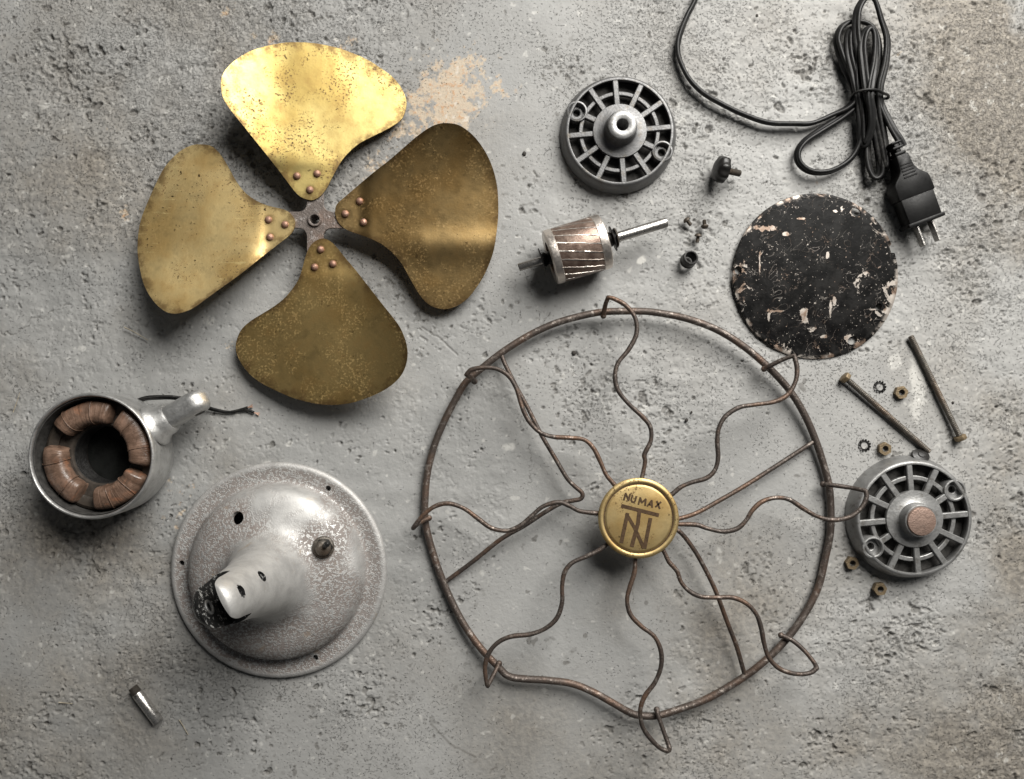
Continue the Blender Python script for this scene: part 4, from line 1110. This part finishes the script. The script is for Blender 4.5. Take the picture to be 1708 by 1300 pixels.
# little round head screws
def screw(label, px, py, rot, root=None):
    org = P(px, py, 0)
    if root: return dup(root, org, rot, label)
    r = thing('round_head_screw', label, 'screw', Vector((0, 0, 0)), 'small round head screws')
    c = Vector((0, 0, 6.3))
    mk('screw_head', lathe([(0, -4.2), (2.8, -3.9), (5.0, -2.6), (6.2, -0.4), (6.2, 0.6), (5.6, 1.2), (0, 1.2)], 24, c, (1, 0, -0.22)), M_SCREW, r, angle=50)
    pr = [(0, 1)]
    for j in range(5): pr += [(2.6, 1.2+j*1.9), (3.4, 2.1+j*1.9)]
    mk('screw_shank', lathe(pr + [(2.4, 11), (0, 11.3)], 14, c, (1, 0, -0.22)), M_SCREW, r, angle=20)
    r.location = org*S; r.rotation_euler = rot
    return r
s0 = screw('small brass headed screw, leftmost of three beside the rotor shaft tip', 1144, 369, (0, 0, math.radians(-45)))
screw('small dark screw pointing upwards, rightmost of three by the shaft tip', 1174, 379, (0, 0, math.radians(92)), s0)
screw('small brass headed screw, lowest of three, just above the black bushing', 1163, 395, (0, 0, math.radians(-95)), s0)

# black bushing
bb_ = P(1146, 437, 0)
ba = Vector((0.12, 0.22, 1)).normalized()
bo = mk('black_bushing', lathe([(8.2, 1), (12.6, 1.5), (13.2, 3), (12.4, 5), (13.2, 6), (12.4, 8), (12.9, 10), (12.6, 19), (11.8, 21), (10, 21.4), (8.8, 20.8), (8.2, 19)], 36, bb_, ba, closed=True), M_BLACK, None, org=bb_)
tag(bo, 'short black threaded bushing standing below the three small screws', 'bushing')

# rubber grommet against the silver cap
go = P(1530, 760, 0)
gv = lathe([(0, -4.5), (8, -4.4), (11.5, -3), (12.4, 0), (11.5, 2.8), (8, 3.6), (5, 4.2), (4.5, 6), (0, 6.4)], 32, Vector((0, 0, 0)), (0.10, 0.55, 0.83))
gv = ([Vector((v.x*1.25, v.y, v.z)) + go + Vector((0, 0, 9.5)) for v in gv[0]], gv[1])
go_ = mk('rubber_grommet', gv, M_KNOB, None, org=go)
tag(go_, 'black rubber grommet between bolt tip and top of the silver cap', 'grommet')

# plated tube
ta = P(221, 1146, 9); tb = P(264.5, 1204.5, 9); td = (tb-ta).normalized(); TL = (tb-ta).length
tubo = thing('threaded_tube', 'short shiny metal tube with threaded end at lower left below the base', 'tube', Vector(((ta.x+tb.x)/2, (ta.y+tb.y)/2, 0)))
tp = [(6.4, 13), (6.4, 0.4)]
for j in range(6): tp += [(7.2, 0.6+j*2.1), (8.2, 1.6+j*2.1)]
mk('threaded_end', lathe(tp + [(7.4, 13.2), (6.4, 13.2)], 28, ta, td), M_BOLT, tubo, angle=20)
mk('sleeve', lathe([(6.4, 13), (8.4, 13), (8.8, 13.8), (8.8, TL-1), (8.2, TL), (6.8, TL), (6.4, TL-1)], 36, ta, td, closed=True), M_PIPE, tubo)

# bits of dirt on the floor
def splinter(pts, r, lab):
    c = P(pts[0][0], pts[0][1], 0)
    o = mk('straw_splinter', tube([P(a, b, r+0.5+0.8*math.sin(i)) for i, (a, b) in enumerate(pts)], [r*(1-0.5*i/(len(pts)-1)) for i in range(len(pts))], 5), M_WOOD, None, org=c)
    tag(o, lab, 'splinter', 'splinters on the floor')
splinter([(207, 546), (222, 553), (236, 561), (247, 568)], 1.1, 'thin pale splinter on the floor between left blade and motor')
splinter([(299, 1201), (306, 1212), (314, 1226)], 1.0, 'thin short splinter right of the shiny threaded tube')
splinter([(98, 1172), (110, 1173), (121, 1174)], 1.0, 'thin splinter on the floor left of the shiny threaded tube')
splinter([(22, 688), (29, 668), (33, 655)], 0.9, 'faint splinter at far left edge beside the motor housing')
for (a, b, r, lab) in ((874.5, 257, 3.2, 'tiny dark crumb left of the dark bearing cap'), (957, 589, 3.4, 'tiny dark crumb inside the guard below its top rim'),
                       (1145, 701, 2.6, 'tiny dark crumb inside the guard right of the top spoke'), (1153, 688, 1.8, 'tiny speck near the dark crumb inside the guard'), (1262, 27, 2.4, 'tiny dark crumb on the floor near the top of the long cord'),
                       (1167, 171, 2.0, 'tiny dark crumb left of the bend in the long cord'), (1589, 672, 2.0, 'tiny dark crumb right of the right hand bolt')):
    rnd = random.Random(int(a))
    c = P(a, b, 0); bm = bmesh.new(); bmesh.ops.create_icosphere(bm, subdivisions=2, radius=r)
    V = [c + Vector((v.co.x*rnd.uniform(0.8, 1.3), v.co.y*rnd.uniform(0.9, 1.5), v.co.z*0.7+r*0.5)) for v in bm.verts]
    F = [tuple(v.index for v in f.verts) for f in bm.faces]; bm.free()
    o = mk('grit_crumb', (V, F), M_GRIT, None, org=c, angle=60)
    tag(o, lab, 'crumb', 'crumbs of grit on the floor')
